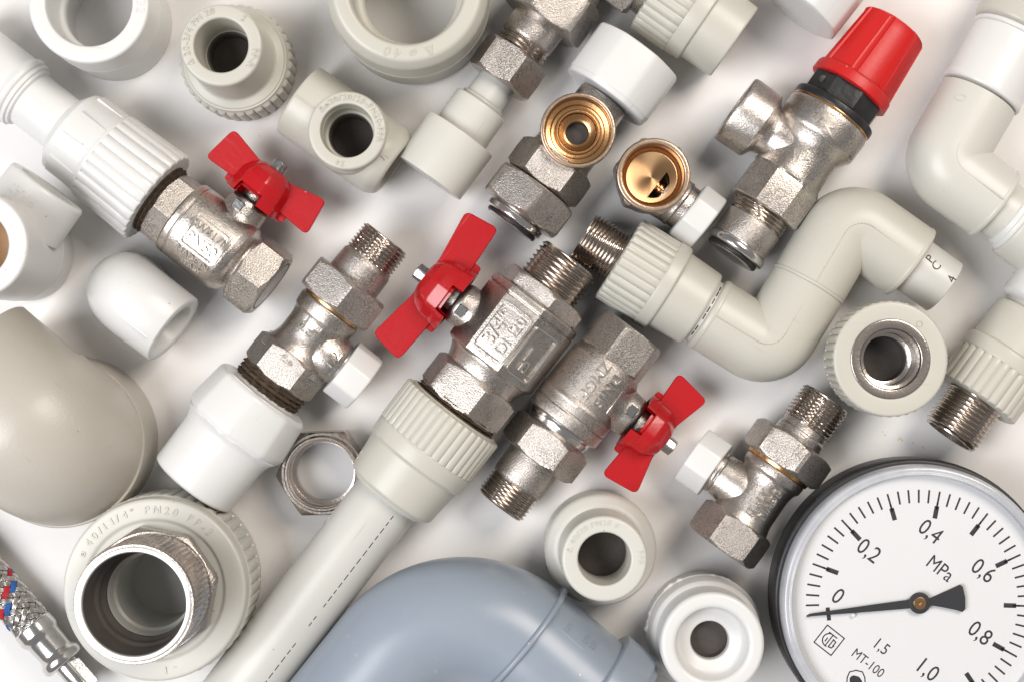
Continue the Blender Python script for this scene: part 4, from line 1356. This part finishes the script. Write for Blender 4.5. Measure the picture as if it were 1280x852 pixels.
# needle
na = radians(186.3)
P = [(139, 1.5), (60, 4.2), (8, 5.6), (-12, 4.0), (-28, 8.5), (-45, 14), (-52, 17.2), (-56, 14), (-57.5, 0), (-56, -14), (-53, -17.2), (-45, -14.5), (-28, -9), (-12, -4.0), (8, -5.6), (60, -4.2), (139, -1.5)]
P = [(x * kd, y * kd) for x, y in P]
nd = prism(P, 0, 0.5, 0.06)
ndo = G.add('needle', xf(nd, Matrix.Rotation(na, 4, 'Z')), 'print', at=(0, 0, ZD + 1.1))
G.lathe('needle_hub', [(ZD + 0.02, 0), (ZD + 0.02, 3.0), (ZD + 1.7, 3.7), (ZD + 1.9, 3.5), (ZD + 1.9, 0)], 'print', ndo, to='up', seg=48, rad=0.15)
G.lathe('brass_pin', [(ZD + 1.85, 0), (ZD + 1.85, 2.2), (ZD + 2.4, 2.1), (ZD + 2.4, 0.35), (ZD + 2.1, 0.3), (ZD + 2.1, 0)], 'brass', ndo, to='up', seg=40, rad=0.1)
G.lathe('stop_pin', [(ZD, 0), (ZD, 0.9), (ZD + 0.9, 0.8), (ZD + 1.2, 0.5), (ZD + 1.25, 0)], 'dial', to='up', seg=24, at=((1066 - 1148) * kd, (752 - 768) * kd, 0), rad=0.2)
G.lathe('glass_pane', [(32.7, 0), (32.7, 43.1), (33.3, 43.1), (33.3, 0)], 'glass', to='up', seg=96, rad=0)


# ================================================================== braided hose
T = Thing('braided_hose', 'braided steel hose with red and blue threads and crimped end, bottom left corner', 'hose', 0, 734, (0.655, 0.756), z=8)
RH = 23.5


def ribbon(s0, hand, NC, Rr, pitch, t0, t1, wid, bias):
    V, F = [], []
    n = int((t1 - t0) / 1.3)
    for i in range(n + 1):
        t = t0 + (t1 - t0) * i / n
        th = hand * 2 * pi * t / pitch + 2 * pi * s0 / NC
        # over two, under two
        u = (t / pitch) * 2 * NC
        lift = hand * 1.25 * cos(pi * u / 2 - pi / 4)
        for k in range(9):
            o = (k / 8 - 0.5)
            # across the ribbon: along the direction at right angles to the helix
            slope = 2 * pi * Rr / pitch
            ln = sqrt(1 + slope * slope)
            da = -hand * o * wid * slope / ln
            dc = o * wid / ln
            r = Rr + lift + 0.5 * (1 - (2 * o) ** 2) - 0.35 * cos(o * 4 * 2 * pi)
            a = th + dc / Rr
            V.append((t + da, r * sin(a), r * cos(a)))
        if i:
            b = (i - 1) * 9
            for k in range(8):
                F.append((b + k, b + k + 1, b + k + 10, b + k + 9))
    return V, F


NC = 12
pit = 105.0
core = T.lathe('hose_core', [(-90, 0), (-90, RH - 0.8), (64, RH - 0.8), (64, 0)], 'rubber', rad=0)
bset = {'wire': [], 'yarn_red': [], 'yarn_blue': []}
wr = 2 * pi * RH / NC * 0.55
for s_ in range(NC):
    bset['wire'].append(ribbon(s_, 1, NC, RH, pit, -88, 66, wr, 0.0))
    m_ = 'yarn_red' if s_ in (2,) else 'yarn_blue' if s_ in (3,) else 'wire'
    bset[m_].append(ribbon(s_, -1, NC, RH, pit, -88, 66, wr, 1.0))
T.add('wire_braid', merge(*bset['wire']), 'wire', sharp=70, kind='stuff')
T.add('red_strand', merge(*bset['yarn_red']), 'yarn_red', sharp=70)
T.add('blue_strand', merge(*bset['yarn_blue']), 'yarn_blue', sharp=70)
T.lathe('crimp_ferrule', [(60, 0), (60, 24), (62, 26.5), (76, 27), (80, 25), (83, 23), (106, 22), (110, 24), (114, 27), (121, 27.5), (125, 25), (126, 20), (126, 0)], 'chrome', rad=2.5, sharp=40)
T.lathe('tail_nipple', [(124, 0), (124, 15), (160, 15), (160, 0)], 'chrome', rad=1)
tl = prism(round_poly([(126, 6), (168, 6), (168, 21), (130, 21)], 1.5, 3), 8, 12, 0.5)
T.add('tail_plate', tl, 'nickel', at=(0, 0, 0))

# ================================================================== crumbs of rust on the table
random.seed(11)
gs = []
for i in range(26):
    if i < 16:
        u = random.random()
        px_, py_ = 1098 + 55 * u + random.uniform(-3, 3), 538 + 22 * u + random.uniform(-2, 2)
    else:
        px_, py_ = random.choice([(1106, 270), (1076, 166), (800, 510), (870, 290), (330, 175), (565, 440), (980, 700)])
        px_ += random.uniform(-8, 8)
        py_ += random.uniform(-8, 8)
    x, y = world_mm(px_, py_, 0)
    r = random.uniform(0.12, 0.42)
    V = [(x + r * random.uniform(0.7, 1.5) * cos(a), y + r * random.uniform(0.5, 1.1) * sin(a), 0.02) for a in [k * pi / 3 for k in range(6)]]
    V.append((x, y, r * 0.35))
    gs.append((V, [(k, (k + 1) % 6, 6) for k in range(6)]))
o = obj('rust_crumbs', merge(*gs), 'crumb')
o['kind'] = 'stuff'
o['label'] = 'tiny brown rust crumbs scattered on the white table'
o['category'] = 'crumbs'
